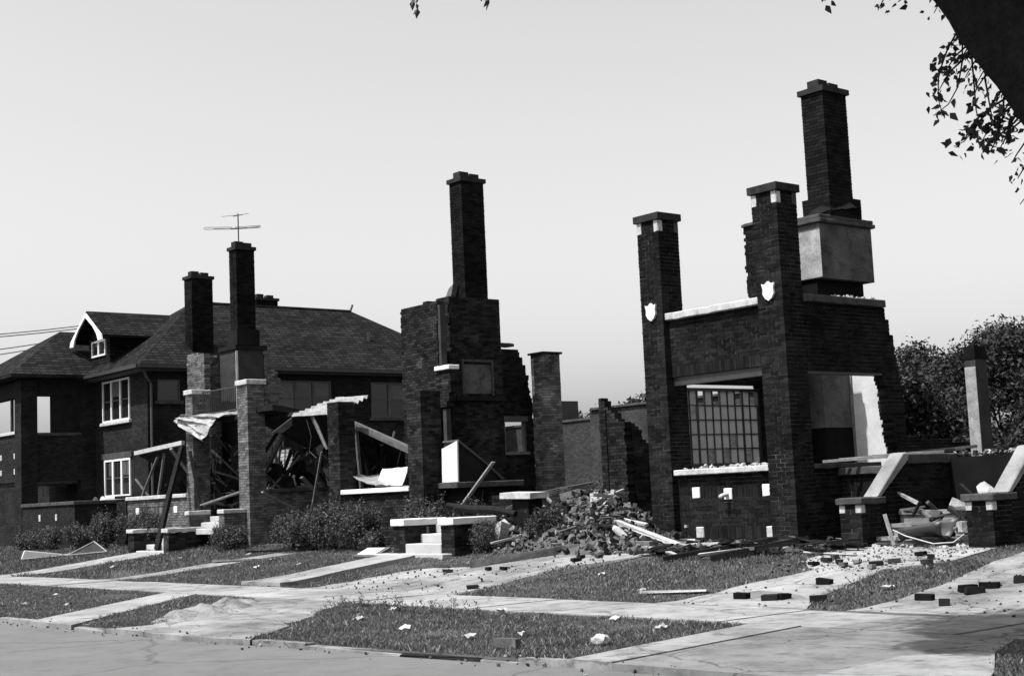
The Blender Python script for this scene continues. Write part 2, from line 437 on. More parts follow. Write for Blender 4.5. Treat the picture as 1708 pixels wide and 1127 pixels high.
k = len(rx); rd.f += [(k+i, k+i+1, i+1, i) for i in range(k-1)]
struct(rd, 'road', 'road')
PAVED = []
def patch(name, poly, mat, lift=.02, skirt=.12, store=True, jag=0, kind='structure', label=None):
    """Flat paving laid on the sloping ground, with a real edge."""
    if jag:
        out = []
        for i in range(len(poly)):
            a, b = Vector(poly[i]), Vector(poly[(i+1) % len(poly)]); n = max(1, int((b-a).length/.35)); nn = Vector((-(b-a).y, (b-a).x)).normalized()
            for q in range(n): out.append(tuple(a.lerp(b, q/n)+nn*random.uniform(-jag, jag)*(q > 0)))
        poly = out
    if store: PAVED.append(poly)
    bm = bmesh.new(); vs = [bm.verts.new((x, y, 0)) for x, y in poly]; bm.faces.new(vs)
    bmesh.ops.triangulate(bm, faces=bm.faces[:])
    for yb in YB+[16.5, 17.4, 18.3]:
        bmesh.ops.bisect_plane(bm, geom=bm.verts[:]+bm.edges[:]+bm.faces[:], plane_co=(0, yb, 0), plane_no=(0, 1, 0))
    ret = bmesh.ops.extrude_face_region(bm, geom=bm.faces[:])
    topv = [v for v in ret['geom'] if isinstance(v, bmesh.types.BMVert)]; ts = set(topv)
    for v in bm.verts: v.co.z = zt(v.co.y)+(lift if v in ts else lift-skirt)
    bmesh.ops.recalc_face_normals(bm, faces=bm.faces)
    me = bpy.data.meshes.new(name); bm.to_mesh(me); bm.free(); me.materials.append(M[mat])
    o = bpy.data.objects.new(name, me); col.objects.link(o); o['kind'] = kind
    return o
# sidewalk, slab by slab
sw = bpy.data.objects.new('sidewalk', None)
base = MB().box(-120, 30, 12.72, 14.33, -.1, .000)
swb = struct(base, 'sidewalk', 'earth'); PAVED.append([(-120, 12.6), (30, 12.6), (30, 14.42), (-120, 14.42)])
x = -62.0; slabmesh = {}
while x < 6:
    wd = 1.62
    s_ = MB().box(0, wd-.03, 12.66+random.uniform(-.04, .03), 14.38+random.uniform(-.03, .05), -.09, .018)
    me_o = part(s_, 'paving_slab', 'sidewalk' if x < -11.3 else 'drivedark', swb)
    me_o.location = (x, 0, random.uniform(-.006, .008))
    x += wd
patch('front_walk', [(-41.4, 14.4), (-39.9, 14.4), (-38.6, 18.7), (-41.0, 18.7)], 'sidewalk', .022, jag=.03)
patch('side_drive', [(-34.3, 14.4), (-33.1, 14.4), (-32.5, 16.4), (-31.6, 18.6), (-32.6, 18.6), (-33.6, 16.6)], 'drive', .015, jag=.06)
patch('entry_walk', [(-26.9, 14.5), (-25.3, 14.5), (-25.6, 16.0), (-25.5, 17.96), (-26.8, 17.96), (-26.9, 16.0)], 'sidewalk', .10, .2, jag=.02)
patch('driveway', [(-24.4, 14.4), (-19.4, 14.4), (-19.7, 15.4), (-19.9, 17.4), (-19.0, 18.6), (-19.3, 20.6), (-20.3, 26), (-23.2, 26), (-22.3, 20), (-22.4, 17.2), (-23.9, 16.9), (-24.3, 15.9)], 'drive', .012, jag=.10)
patch('entry_walk', [(-14.6, 14.4), (-11.9, 14.4), (-12.6, 15.6), (-12.75, 16.4), (-13.0, 17.5), (-12.3, 18.3), (-12.3, 19.5), (-15.0, 19.5), (-15.0, 18.2), (-14.2, 17.4), (-14.5, 16.3)], 'sidewalk', .02, jag=.05)
patch('driveway', [(-11.3, 14.4), (-7.4, 14.4), (-8.0, 17), (-8.6, 22), (-11.5, 22), (-11.6, 18.2), (-11.3, 16.5)], 'drive', .02, jag=.03)
# crossings between sidewalk and street
patch('crossing_walk', [(-22.1, 8.25), (-20.55, 8.28), (-25.3, 12.66), (-26.6, 12.66)], 'sidewalk', .02)
patch('driveway', [(-19.4, 8.28), (-17.5, 8.38), (-15.7, 8.56), (-16.4, 9.3), (-19.0, 11.6), (-19.9, 12.66), (-22.9, 12.66), (-21.8, 11.8), (-19.3, 9.3)], 'drive', .014, jag=.10)
patch('driveway_apron', [(-10.5, 9.12), (-9.95, 9.2), (-10.55, 12.66), (-11.25, 12.66)], 'sidewalk', .03)
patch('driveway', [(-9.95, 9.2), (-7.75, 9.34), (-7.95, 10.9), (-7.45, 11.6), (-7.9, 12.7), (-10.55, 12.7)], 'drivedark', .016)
patch('driveway_apron', [(-7.75, 9.34), (-6.2, 9.40), (-6.7, 10.4), (-7.45, 11.6), (-7.95, 10.9)], 'sidewalk', .024)
patch('repair_patch', [(-14.1, 15.5), (-13.9, 15.8), (-13.0, 15.6), (-12.45, 15.2), (-13.2, 15.2)], 'drivedark', .024, .01, store=False, jag=.03)
# kerb stones
kn = 0
for a, b in (((-60, -22.1)), ((-20.55, -19.4)), ((-15.7, -10.5)), ((-6.15, 2))):
    x = a
    while x < b-.3:
        L = random.uniform(.9, 1.6)
        if b-x-L < .5: L = b-x
        x2 = x+L-.012; ya, yb = curb_y(x)+random.uniform(-.03, .03), curb_y(x2)+random.uniform(-.03, .03); h = .0+random.uniform(-.035, .015)
        mbk = MB()
        mbk.add([(x, ya, -.15), (x2, yb, -.15), (x2, yb+.15, -.15), (x, ya+.15, -.15), (x, ya+.01, h), (x2, yb+.01, h+random.uniform(-.03, .01)), (x2, yb+.15, h), (x, ya+.15, h)], CUBE_F)
        if kn == 0: kerb = struct(mbk, 'kerb', 'drive')
        else: part(mbk, 'kerb_stone', 'drive', kerb)
        kn += 1; x += L
# mound of dumped sand and mortar on the verge
def mound(name, cx, cy, rx_, ry_, h, ang, mat, seed, base_z=None, n=26, rough=.25):
    mb = MB(); nn = n
    for i in range(nn+1):
        for j in range(nn+1):
            u, v = -1+2*i/nn, -1+2*j/nn
            r = math.hypot(u, v); e = max(0, 1-r**2)
            x_, y_ = u*rx_, v*ry_; X = cx+x_*math.cos(ang)-y_*math.sin(ang); Y = cy+x_*math.sin(ang)+y_*math.cos(ang)
            q = mnoise.fractal(Vector((X*1.7+seed, Y*1.7, seed)), 1, 2, 5)
            z = (base_z if base_z is not None else zt(Y))-.03+h*(e**.8)*(1+rough*q*1.6)+.02*q*(e > 0)
            mb.v.append((X, Y, z if e > 0 else (base_z if base_z is not None else zt(Y))-.06))
    for i in range(nn):
        for j in range(nn):
            mb.f.append((i*(nn+1)+j, (i+1)*(nn+1)+j, (i+1)*(nn+1)+j+1, i*(nn+1)+j+1))
    return mb
tag(mound('sand', -20.9, 10.7, 2.6, .55, .13, R(135), 'dust', 3, None, 40, .5).build('spilled_mortar_mound', 'drive'), 'long pale mound of dumped mortar between grass and driveway at the street', 'mound')

# ------------------------------------------------------------------ houses
def cap_block(par, x0, x1, y0, y1, z0, z1, mat='stonedim', name='coping', ov=.05):
    mb = MB(); mb.box(x0-ov, x1+ov, y0-ov, y1+ov, z0, z1); return part(mb, name, mat, par)
def chimney(par, x0, x1, y0, y1, z0, z1, mat='brickchim', mortar='mortarchim', flues=2, capmat='capstone', name='chimney', axis='y'):
    core = MB().box(x0+.02, x1-.02, y0+.02, y1-.02, z0, z1-.02)
    c = part(core, name, mortar, par)
    bw = Brickwork(); bw.block(x0, x1, y0, y1, z0, z1)
    bw.core = MB().box(x0+.009, x1-.009, y0+.009, y1-.009, z0, z1-.012)
    bw.finish(c, mat, mortar)
    part(MB().box(x0-.055, x1+.055, y0-.055, y1+.055, z1, z1+.12), 'chimney_cap', capmat, c)
    L = y1-y0; W = x1-x0
    for i in range(flues):
        cy = y0+L*(.27+.46*i); f = .155
        fl = MB(); zt0, zt1 = z1+.12, z1+.12+.16+.03*(i == 0)
        xc = (x0+x1)/2
        fl.box(xc-f, xc+f, cy-f, cy-f+.03, zt0, zt1).box(xc-f, xc+f, cy+f-.03, cy+f, zt0, zt1)
        fl.box(xc-f, xc-f+.03, cy-f+.031, cy+f-.031, zt0, zt1-.002).box(xc+f-.03, xc+f, cy-f+.031, cy+f-.031, zt0, zt1-.002)
        part(fl, 'flue', capmat, c)
    return c

# ---- ruin on the right: two-storey porch, stairs, chimney breast
H3 = thing('burned_house', (-18.4, 20, .5), 'burned-out dark brick house with tall shield-marked porch piers and a high leaning chimney', 'ruin')
bw = Brickwork()
Z0 = .42
for x0, x1 in ((-20.24, -19.64), (-17.2, -16.6)):
    bw.block(x0, x1, 20.0, 20.57, Z0, 6.95)
    cap_block(H3, x0, x1, 20, 20.57, 6.95, 7.09, 'capstone', name='pier_cap')
    for ax in (x0, x1-.13):
        part(MB().box(ax-.004 if ax == x0 else ax, ax+.13+(.004 if ax != x0 else 0), 19.992, 20.13, 6.71, 6.949), 'accent_block', 'stone', H3)
    part(MB().box(x1-.13, x1+.006, 20.44, 20.578, 6.71, 6.949), 'accent_block', 'stonedim', H3)  # side block in the dimmed stone, its shade painted in
    cx = (x0+x1)/2 + .0
    sh = [(-.15, .32), (-.07, .30), (0, .36), (.07, .30), (.15, .32), (.12, .2), (.13, .1), (.08, .01), (0, -.05), (-.08, .01), (-.13, .1), (-.12, .2)]
    part(MB().prism([(cx+a, 4.98+b*.88) for a, b in sh], 'y', 19.955, 20.01), 'shield', 'stonewhite', H3)
# front parapet and sill wall
bw.wall('x', 20.15, 20.38, [(-19.645, 3.79), (-17.195, 3.79), (-17.195, 4.92), (-19.645, 4.92)], ragged=False, soldiers=[(-19.645, -17.195, 3.79, 4.02)])
part(MB().box(-19.66, -17.19, 20.05, 20.45, 4.92, 5.055), 'coping', 'stone', H3)
part(MB().box(-19.64, -17.2, 20.2, 20.36, 3.62, 3.785), 'lintel', 'iron', H3)
sq = [(-19.27, 1.405), (-18.45, 1.36), (-17.50, 1.405), (-19.22, .647), (-17.46, .647)]
bw.wall('x', 20.15, 20.40, [(-19.645, Z0), (-17.195, Z0), (-17.195, 1.86), (-19.645, 1.86)], ragged=False,
        holes=[(a, a+.21, z, z+.225) for a, z in sq], soldiers=[(-19.06, -18.46, 1.405, 1.633), (-18.24, -17.505, 1.405, 1.633), (-19.01, -17.465, .647, .875)])
for i, (a, z) in enumerate(sq):
    part(MB().box(a+.005, a+.205, 20.135, 20.36, z+.005, z+.22), 'accent_block', 'stonewhite' if i < 3 else 'stone', H3)
part(MB().box(-19.62, -17.18, 20.02, 20.52, 1.86, 1.97), 'sill', 'stone', H3)
sp = part(MB().tube([(-18.35, 20.2, 1.46), (-18.35, 20.06, 1.455), (-18.36, 19.99, 1.44), (-18.37, 19.95, 1.41)], .042, 10), 'drain_spout', 'stone', H3, True)
# porch side facing the stairs
bw.wall('y', -16.85, -16.6, [(20.575, Z0), (23.1, Z0), (23.1, 1.86), (20.575, 1.86)], ragged=False)
bw.wall('y', -16.85, -16.6, [(20.575, 3.66), (22.85, 3.66), (22.95, 2.8), (23.12, 1.86), (23.4, 1.86), (23.42, 2.3), (23.45, 3.0), (23.38, 3.6), (23.2, 4.3), (22.98, 4.92), (20.575, 4.92)], ragged=True)
part(MB().box(-16.92, -16.53, 20.575, 22.98, 4.92, 5.06), 'coping', 'stonedim', H3)
part(MB().box(-16.92, -16.53, 20.575, 22.48, 1.86, 1.95), 'coping', 'stonedim', H3)
part(MB().box(-16.83, -16.63, 20.58, 22.84, 3.60, 3.655), 'lintel', 'iron', H3)
# side wing wall beside the stairs
bw.wall('x', 21.3, 21.52, [(-16.595, Z0), (-15.15, Z0), (-15.15, 1.72), (-16.595, 1.72)], ragged=False, soldiers=[(-16.5, -15.3, 1.42, 1.645)])
part(MB().box(-16.6, -15.1, 21.22, 21.6, 1.72, 1.86), 'coping', 'stonedim', H3)
# left side of the porch with the leaded window
bw.wall('y', -20.05, -19.8, [(20.57, Z0), (23.0, Z0), (23.0, 2.02), (20.57, 2.02)], ragged=False)
bw.wall('y', -20.05, -19.8, [(20.57, 3.74), (23.0, 3.70), (23.0, 4.92), (20.57, 4.92)], ragged=False)
bw.wall('x', 23.0, 23.25, [(-20.05, Z0), (-19.1, Z0), (-19.1, 3.5), (-19.0, 4.6), (-18.95, 6.5), (-19.2, 6.62), (-19.6, 6.8), (-19.75, 7.08), (-20.05, 7.1)], ragged=True)
part(MB().box(-20.07, -19.72, 22.95, 23.3, 7.1, 7.17), 'coping', 'stonedim', H3)
# house foundation, front and far walls
bw.wall('x', 23.0, 23.22, [(-16.59, Z0), (-8.5, Z0), (-8.5, 1.75), (-13.9, 1.95), (-16.59, 1.92)], ragged=True)
bw.wall('y', -20.05, -19.8, [(23.26, Z0), (31, Z0), (31, 2.4), (27.5, 2.6), (26.6, 4.2), (26.35, 7.1), (24.0, 7.15), (23.8, 6.3), (23.6, 5.4), (23.26, 5.2)], ragged=True)
bw.wall('x', 31.0, 31.25, [(-20.05, Z0), (-9, Z0), (-9, 1.5), (-13, 1.8), (-17, 2.0), (-20.05, 2.4)], ragged=True)
bw.wall('y', -9.2, -8.95, [(23.2, Z0), (31, Z0), (31, 1.6), (27, 1.5), (23.2, 1.75)], ragged=True)
bw.finish(H3, 'brick3', 'mortar3', 300)
# porch and house floor
part(MB().box(-19.78, -16.87, 20.45, 22.98, 1.0, 1.15), 'porch_floor', 'concrete', H3)
part(MB().box(-19.75, -9.25, 23.26, 30.95, 1.35, 1.5), 'house_floor', 'char', H3)
# leaded window
win = part(MB().box(-19.97, -19.87, 20.6, 20.66, 2.03, 3.62).box(-19.97, -19.87, 22.92, 22.98, 2.03, 3.62).box(-19.97, -19.87, 20.661, 22.919, 2.03, 2.09).box(-19.97, -19.87, 20.661, 22.919, 3.56, 3.62), 'window', 'iron', H3)
NC, NR = 10, 5; y0, y1, z0, z1 = 20.66, 22.92, 2.09, 3.56
for i in range(1, NC):
    y = y0+(y1-y0)*i/NC; t = .022 if i in (2, 8) else .011
    part(MB().box(-19.945, -19.895, y-t, y+t, z0, z1), 'muntin', 'iron', win)
for j in range(1, NR):
    z = z0+(z1-z0)*j/NR
    part(MB().box(-19.94, -19.90, y0, y1, z-.011, z+.011), 'muntin', 'iron', win)
for i in range(NC):
    for j in range(NR):
        if (i, j) in ((1, 3), (6, 1), (3, 0), (8, 0), (7, 4), (2, 4), (5, 0), (9, 4), (4, 4), (0, 1)): continue
        a, b_ = y0+(y1-y0)*i/NC, y0+(y1-y0)*(i+1)/NC; c, d = z0+(z1-z0)*j/NR, z0+(z1-z0)*(j+1)/NR
        e = random.uniform(-.003, .003)
        part(MB().box(-19.924+e, -19.918+e, a+.004, b_-.004, c+.004, d-.004), 'pane', 'pane', win)
# stairs
ST = part(MB().box(-14.72, -12.77, 19.42, 19.80, .2, .47), 'stair', 'drive', H3)
for i in range(1, 4): part(MB().box(-14.72, -12.77, 19.42+.335*i, 19.42+.335*(i+1), .2, .47+.2*i), 'step', 'drive', ST)
for i in range(4): part(MB().box(-14.72, -12.77, 19.385+.335*i, 19.425+.335*i, .41+.2*i, .472+.2*i), 'step_nosing', 'drive', ST)
part(MB().box(-14.72, -12.7, 22.0, 22.2, .3, 1.95), 'stairwell_shade', 'dark', H3); part(MB().box(-14.70, -12.8, 20.77, 21.99, .2, .45), 'stair_floor_shade', 'dark', H3)  # added dark wall and floor; stairwell shade put into their colour
sb = Brickwork()
for x0, x1 in ((-15.17, -14.73), (-12.76, -12.29)):
    sb.block(x0, x1, 19.38, 19.92, .3, 1.22)
    sb.wall('y', x1-.26, x1-.03, [(19.925, .35), (22.2, .35), (22.2, 1.86), (20.75, 1.86), (19.925, 1.22)], ragged=False)
    cap_block(H3, x0, x1, 19.38, 19.97, 1.22, 1.33, 'stone' if False else 'stonedim', 'pier_cap', .05)
    for ax in (x0+.0, x1-.12):
        part(MB().box(ax-.006 if ax == x0 else ax, ax+.12+(0 if ax == x0 else .006), 19.372, 19.5, 1.07, 1.218), 'accent_block', 'stone', H3)
    part(MB().prism([(19.80, 1.331), (19.93, 1.331), (20.76, 1.93), (20.72, 2.06), (20.62, 2.04)], 'x', x1-.27, x1+.02), 'stair_coping', 'sidewalk', H3)
    part(MB().box(x1-.30, x1+.02, 20.765, 22.2, 1.861, 2.03), 'landing_coping', 'stonedim', H3)
sb.finish(ST, 'brick3', 'mortar3', 80)
# chimney breast, chimney and plastered partition
CB = part(MB().box(-19.79, -19.0, 24.25, 26.05, 5.95, 7.15), 'chimney_breast', 'plaster', H3)
part(MB().box(-19.79, -19.002, 24.0, 24.93, 2.75, 4.1), 'chimney_breast', 'plaster', H3); part(MB().box(-19.79, -18.99, 23.98, 24.93, .6, 2.749), 'breast_foot', 'dark', H3)  # lower breast kept near-black below the grey plaster
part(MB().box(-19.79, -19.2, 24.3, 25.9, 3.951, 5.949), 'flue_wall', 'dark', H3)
part(MB().box(-19.78, -18.995, 24.238, 24.249, 5.97, 7.0), 'lit_face_coat', 'coatstain', CB)  # brighter plate painting the breast's sunlit front
part(MB().box(-19.85, -18.92, 24.18, 26.12, 7.151, 7.24).box(-19.83, -18.95, 24.21, 26.09, 7.241, 7.33), 'cornice', 'stonedim', CB)
chimney(H3, -19.62, -19.02, 24.7, 25.52, 7.331, 10.12)
cs3 = part(MB().box(-19.66, -18.98, 24.64, 25.66, 7.331, 7.7), 'chimney_shoulder', 'mortarchim', H3)
q3 = Brickwork(); q3.block(-19.7, -18.95, 24.6, 25.7, 7.331, 7.78); q3.finish(cs3, 'brickchim', 'mortarchim')
fm = MB()
pts = [(-19.72, 24.6), (-19.3, 24.56), (-18.93, 24.6), (-18.9, 25.0), (-18.86, 25.35), (-18.9, 25.72)]
for i in range(len(pts)-1):
    a, b_ = pts[i], pts[i+1]
    h = [.08, .38, .62, .34, .42, .30]
    fm.add([(a[0], a[1], 7.33+.05*i), (b_[0], b_[1], 7.4+.05*i), ((b_[0]*.8-19.3*.2), (b_[1]*.85+25.1*.15), 7.35+h[i+1]*.8), ((a[0]*.8-19.3*.2), (a[1]*.85+25.1*.15), 7.35+h[i]*.8)], [(0, 1, 2, 3)])
    fm.add([(a[0]-.02, a[1]-.01, 7.33+.05*i), (b_[0]-.02, b_[1]-.01, 7.4+.05*i), ((b_[0]*.8-19.3*.2)-.02, (b_[1]*.85+25.1*.15)-.01, 7.35+h[i+1]*.8), ((a[0]*.8-19.3*.2)-.02, (a[1]*.85+25.1*.15)-.01, 7.35+h[i]*.8)], [(0, 3, 2, 1)])
part(fm, 'torn_flashing', 'tar', H3)
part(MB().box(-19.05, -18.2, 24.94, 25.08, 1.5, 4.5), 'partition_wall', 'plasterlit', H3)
part(MB().box(-18.998, -18.95, 24.90, 24.939, 1.5, 4.4), 'door_casing', 'wood', H3)
pil = part(MB().box(-16.87, -16.62, 26.0, 26.42, 1.5, 4.02), 'plastered_post', 'postside', H3)
part(MB().box(-16.872, -16.618, 25.985, 25.999, 1.5, 3.85), 'lit_face_coat', 'coatstain', pil)  # brighter plate painting the post's sunlit front
part(MB().box(-16.89, -16.60, 25.98, 26.44, 4.021, 4.10).box(-16.87, -16.62, 26.0, 26.42, 4.101, 4.28), 'post_cap', 'brickchim', pil)

# ---- ruin in the middle
H2 = thing('burned_house', (-30, 20, .5), 'burned-out middle brick house with broken front wall, stepped cracks and one tall chimney', 'ruin')
bw = Brickwork()
bw.block(-32.2, -31.65, 20, 20.5, Z0, 4.28)
bw.block(-28.55, -27.95, 20, 20.6, Z0, 4.25)
bw.wall('x', 20.08, 20.32, [(-31.648, Z0), (-28.552, Z0), (-28.552, 1.84), (-31.648, 1.84)], ragged=False)
part(MB().box(-31.62, -28.56, 19.97, 20.42, 1.84, 1.96), 'sill', 'stonewhite', H2)
bw.wall('y', -28.2, -27.97, [(20.6, Z0), (22.5, Z0), (22.5, 1.84), (20.6, 1.84)], ragged=False)
# front wall with the window jamb and the stepped crack
bw.wall('x', 22.5, 22.72, [(-32.26, Z0), (-31.55, Z0), (-31.55, 4.45), (-31.0, 4.42), (-30.7, 4.15), (-30.45, 4.0), (-30.25, 4.0), (-30.05, 4.5), (-30.05, 5.02), (-30.54, 5.02), (-30.54, 6.86), (-31.3, 6.9), (-32.26, 6.88)], ragged=True)
part(MB().box(-30.66, -30.0, 22.42, 22.78, 5.02, 5.14), 'sill', 'stonewhite', H2)
part(MB().box(-30.538, -30.43, 22.52, 22.70, 5.14, 6.8), 'window_jamb', 'postside', H2)
part(MB().box(-30.5, -30.36, 22.55, 22.7, 2.0, 4.0), 'door_jamb', 'postside', H2)
# side wall with chimney breast
bw.wall('y', -32.26, -32.03, [(22.73, Z0), (27.0, Z0), (27.0, 2.2), (26.98, 4.2), (26.85, 5.0), (26.7, 5.5), (26.5, 5.85), (25.2, 5.95), (25.1, 7.1), (23.3, 7.15), (23.0, 6.0), (22.73, 5.4)], ragged=True, holes=[(25.85, 26.7, 2.9, 3.75)])
bw.wall('x', 31.5, 31.72, [(-32.26, Z0), (-23.6, Z0), (-23.6, 1.4), (-28, 1.2), (-32.26, 2.1)], ragged=True)
bw.finish(H2, 'brick2', 'mortar2', 300)
BR = part(MB().box(-32.02, -31.25, 23.47, 25.18, .6, 7.14), 'chimney_breast', 'mortar2', H2)
bb = Brickwork()
bb.wall('y', -31.27, -31.2, [(23.46, .6), (25.2, .6), (25.2, 7.18), (23.46, 7.18)], ragged=False, holes=[(23.83, 24.8, 4.48, 5.3)])
bb.wall('x', 23.4, 23.46, [(-32.0, .6), (-31.2, .6), (-31.2, 7.18), (-32.0, 7.12)], ragged=True)
bb.finish(BR, 'brick2', 'mortar2')
part(MB().box(-31.245, -31.215, 23.83, 24.8, 4.48, 5.3), 'fireplace', 'plaster', BR)
part(MB().box(-31.23, -31.17, 23.76, 23.829, 4.44, 5.37).box(-31.23, -31.17, 24.801, 24.87, 4.44, 5.37).box(-31.23, -31.17, 23.76, 24.87, 5.371, 5.44), 'fireplace_surround', 'stonedim', BR)
part(MB().box(-31.2, -31.05, 23.46, 25.2, 4.28, 4.4), 'floor_ledge', 'tar', BR)
chimney(H2, -31.78, -31.22, 24.02, 24.82, 7.181, 10.5)
part(MB().prism([(-32.0, 7.181), (-31.7, 7.181), (-31.55, 7.6), (-31.76, 7.5)], 'y', 23.85, 24.02), 'broken_shoulder', 'rubble', H2)
part(MB().box(-32.29, -32.0, 25.3, 26.35, 5.96, 6.06), 'coping', 'stonedim', H2)
fr = part(MB().box(-32.2, -31.97, 25.8, 26.75, 2.80, 2.89).box(-32.2, -32.05, 25.86, 25.91, 2.9, 3.74).box(-32.2, -32.05, 26.64, 26.69, 2.9, 3.74).box(-32.22, -32.0, 25.8, 26.75, 3.76, 3.92), 'window_frame', 'wood', H2)
rc = Brickwork(); rc.block(-31.62, -31.05, 26.62, 27.25, .5, 5.66)
rco = part(MB().box(-31.6, -31.07, 26.64, 27.23, .5, 5.6), 'rear_corner_pier', 'mortarB', H2)
rc.finish(rco, 'brickB', 'mortarB')
part(MB().box(-31.68, -30.99, 26.56, 27.31, 5.66, 5.72), 'pier_cap', 'tar', rco)
# porch slab and the stub of the front wall by the driveway
part(MB().box(-31.62, -27.15, 20.62, 22.48, 1.86, 2.0).box(-27.94, -27.15, 20.4, 20.619, 1.86, 2.0), 'porch_floor', 'stonedim', H2); part(MB().box(-27.9, -27.25, 20.66, 22.4, .5, 1.858), 'porch_shade', 'dark', H2)  # last box: dark block added for the shade under the slab
rs = Brickwork()
rs.wall('x', 22.5, 22.72, [(-24.35, Z0), (-23.5, Z0), (-23.5, 3.15), (-23.75, 3.25), (-23.95, 3.45), (-24.15, 3.6), (-24.2, 3.75), (-24.35, 3.78)], ragged=True)
rs.wall('y', -23.72, -23.5, [(22.73, Z0), (24.6, Z0), (24.2, 1.3), (23.8, 1.9), (23.5, 2.1), (23.3, 2.6), (23.1, 2.75), (23.05, 3.0), (22.73, 3.15)], ragged=True)
rs.wall('x', 22.47, 22.5, [(-24.3, Z0), (-24.1, Z0), (-24.1, 3.5), (-24.3, 3.5)], ragged=False)
stub = part(MB().box(-24.3, -23.6, 22.53, 22.68, Z0, 3.0), 'wall_stub', 'mortar2', H2)
rs.finish(stub, 'brick2', 'mortar2', 60)
# low foundation at the right, behind the heap
fb_ = Brickwork(); fb_.wall('x', 21.4, 21.62, [(-27.9, Z0), (-23.5, Z0), (-23.5, 1.25), (-26, 1.5), (-27.9, 1.8)], ragged=True)
fbo = part(MB().box(-27.8, -23.7, 21.45, 21.57, Z0, 1.1), 'foundation_wall', 'mortar2', H2); fb_.finish(fbo, 'brick2', 'mortar2')
part(MB().box(-24.9, -23.0, 20.2, 20.5, .5, 1.35), 'side_step', 'tar', H2)
# entry steps with capped cheek walls
S2 = thing('entry_steps', (-25.6, 18.2, .4), 'bright concrete entry steps between two white-capped brick cheek walls on the middle lawn', 'steps')
part(MB().box(-27.1, -24.5, 17.95, 18.22, .15, .46), 'base_slab', 'concrete', S2)
for i in range(3): part(MB().box(-26.24, -24.91, 18.22+.42*i, 20.0, .46+.2*i-(.1 if i == 0 else .002), .46+.2*(i+1)), 'step', 'concrete', S2)
for k_, (x0, x1) in enumerate(((-26.7, -26.25), (-24.9, -24.42))):
    b2 = Brickwork(); b2.block(x0, x1, 18.23, 19.3, .35, 1.06)
    ck = part(MB().box(x0+.03, x1-.03, 18.26, 19.27, .35, 1.05), 'cheek_wall', 'mortar2', S2)
    b2.finish(ck, 'brick2', 'mortar2', 40)
    part(MB().box(x0-.04, x1+.04, 18.17, 19.36, 1.06, 1.21), 'cap_stone', 'stonewhite', S2)
part(MB().tube([(-26.1, 18.75, .86), (-26.1, 18.75, 1.02)], .03, 8), 'rail_stub', 'iron', S2)

# ---- burned house further left
HB = thing('burned_house', (-40, 20, .5), 'collapsed light brick house with sagging porch roof and an aerial on its chimney', 'ruin')
bw = Brickwork()
bw.wall('x', 20.02, 20.26, [(-44.8, Z0), (-40.425, Z0), (-40.425, 2.02), (-44.8, 2.02)], ragged=False, soldiers=[(-43.9, -41.4, 1.55, 1.77)], holes=[(-44.15, -43.92, 1.55, 1.77), (-41.38, -41.15, 1.55, 1.77)])
for a in (-44.15, -41.38): part(MB().box(a+.005, a+.225, 20.0, 20.2, 1.555, 1.765), 'accent_block', 'stonewhite', HB)
part(MB().box(-44.84, -40.43, 19.95, 20.33, 2.02, 2.14), 'coping', 'stone', HB)
bw.block(-40.42, -39.95, 20, 20.55, Z0, 5.15); cap_block(HB, -40.42, -39.95, 20, 20.55, 5.15, 5.3, 'stone', 'pier_cap')
bw.block(-37.1, -36.5, 20, 20.56, Z0, 5.15); cap_block(HB, -37.1, -36.5, 20, 20.56, 5.15, 5.3, 'stone', 'pier_cap')
bw.wall('y', -36.78, -36.52, [(20.57, Z0), (22.6, Z0), (22.6, 2.02), (20.57, 2.02)], ragged=False)
part(MB().box(-36.85, -36.45, 20.57, 22.6, 2.02, 2.13), 'coping', 'stonedim', HB)
bw.wall('x', 22.6, 22.82, [(-45.5, Z0), (-44.2, Z0), (-44.2, 6.95), (-45.5, 7.02)], ragged=True)
bw.wall('y', -45.5, -45.27, [(22.83, Z0), (30, Z0), (30, 2.0), (26, 2.8), (25.6, 5.2), (25.2, 6.0), (24.8, 7.1), (22.83, 6.9)], ragged=True)
bw.wall('y', -44.2, -43.98, [(24.8, 2.0), (25.5, 2.0), (25.5, 5.8), (25.3, 6.3), (25.0, 6.9), (24.8, 6.95)], ragged=True)
bw.finish(HB, 'brickB', 'mortarB', 200)
bw = Brickwork(); bw.block(-45.62, -44.86, 20, 20.5, Z0, 2.1); lp_ = part(MB().box(-45.58, -44.9, 20.03, 20.47, Z0, 2.05), 'corner_pier', 'mortar2', HB)
bw.finish(lp_, 'brick2', 'mortar2'); cap_block(HB, -45.62, -44.86, 20, 20.5, 2.1, 2.2, 'tar', 'pier_cap')
part(MB().box(-44.8, -36.9, 20.3, 22.55, 1.1, 1.25), 'porch_floor', 'concrete', HB)
CBB = part(MB().box(-45.2, -44.0, 23.72, 24.78, 4.9, 7.1), 'chimney_breast', 'postside', HB)
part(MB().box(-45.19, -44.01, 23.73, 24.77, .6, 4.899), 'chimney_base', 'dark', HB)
part(MB().box(-45.2, -43.93, 23.66, 24.9, 7.101, 7.25), 'cornice', 'tar', CBB)
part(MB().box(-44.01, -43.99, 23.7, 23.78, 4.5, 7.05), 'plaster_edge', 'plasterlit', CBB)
chimney(HB, -44.52, -44.0, 23.8, 24.52, 7.251, 10.62)
part(MB().box(-44.62, -43.9, 23.72, 24.6, 7.252, 7.8), 'chimney_shoulder', 'brickchim', HB)
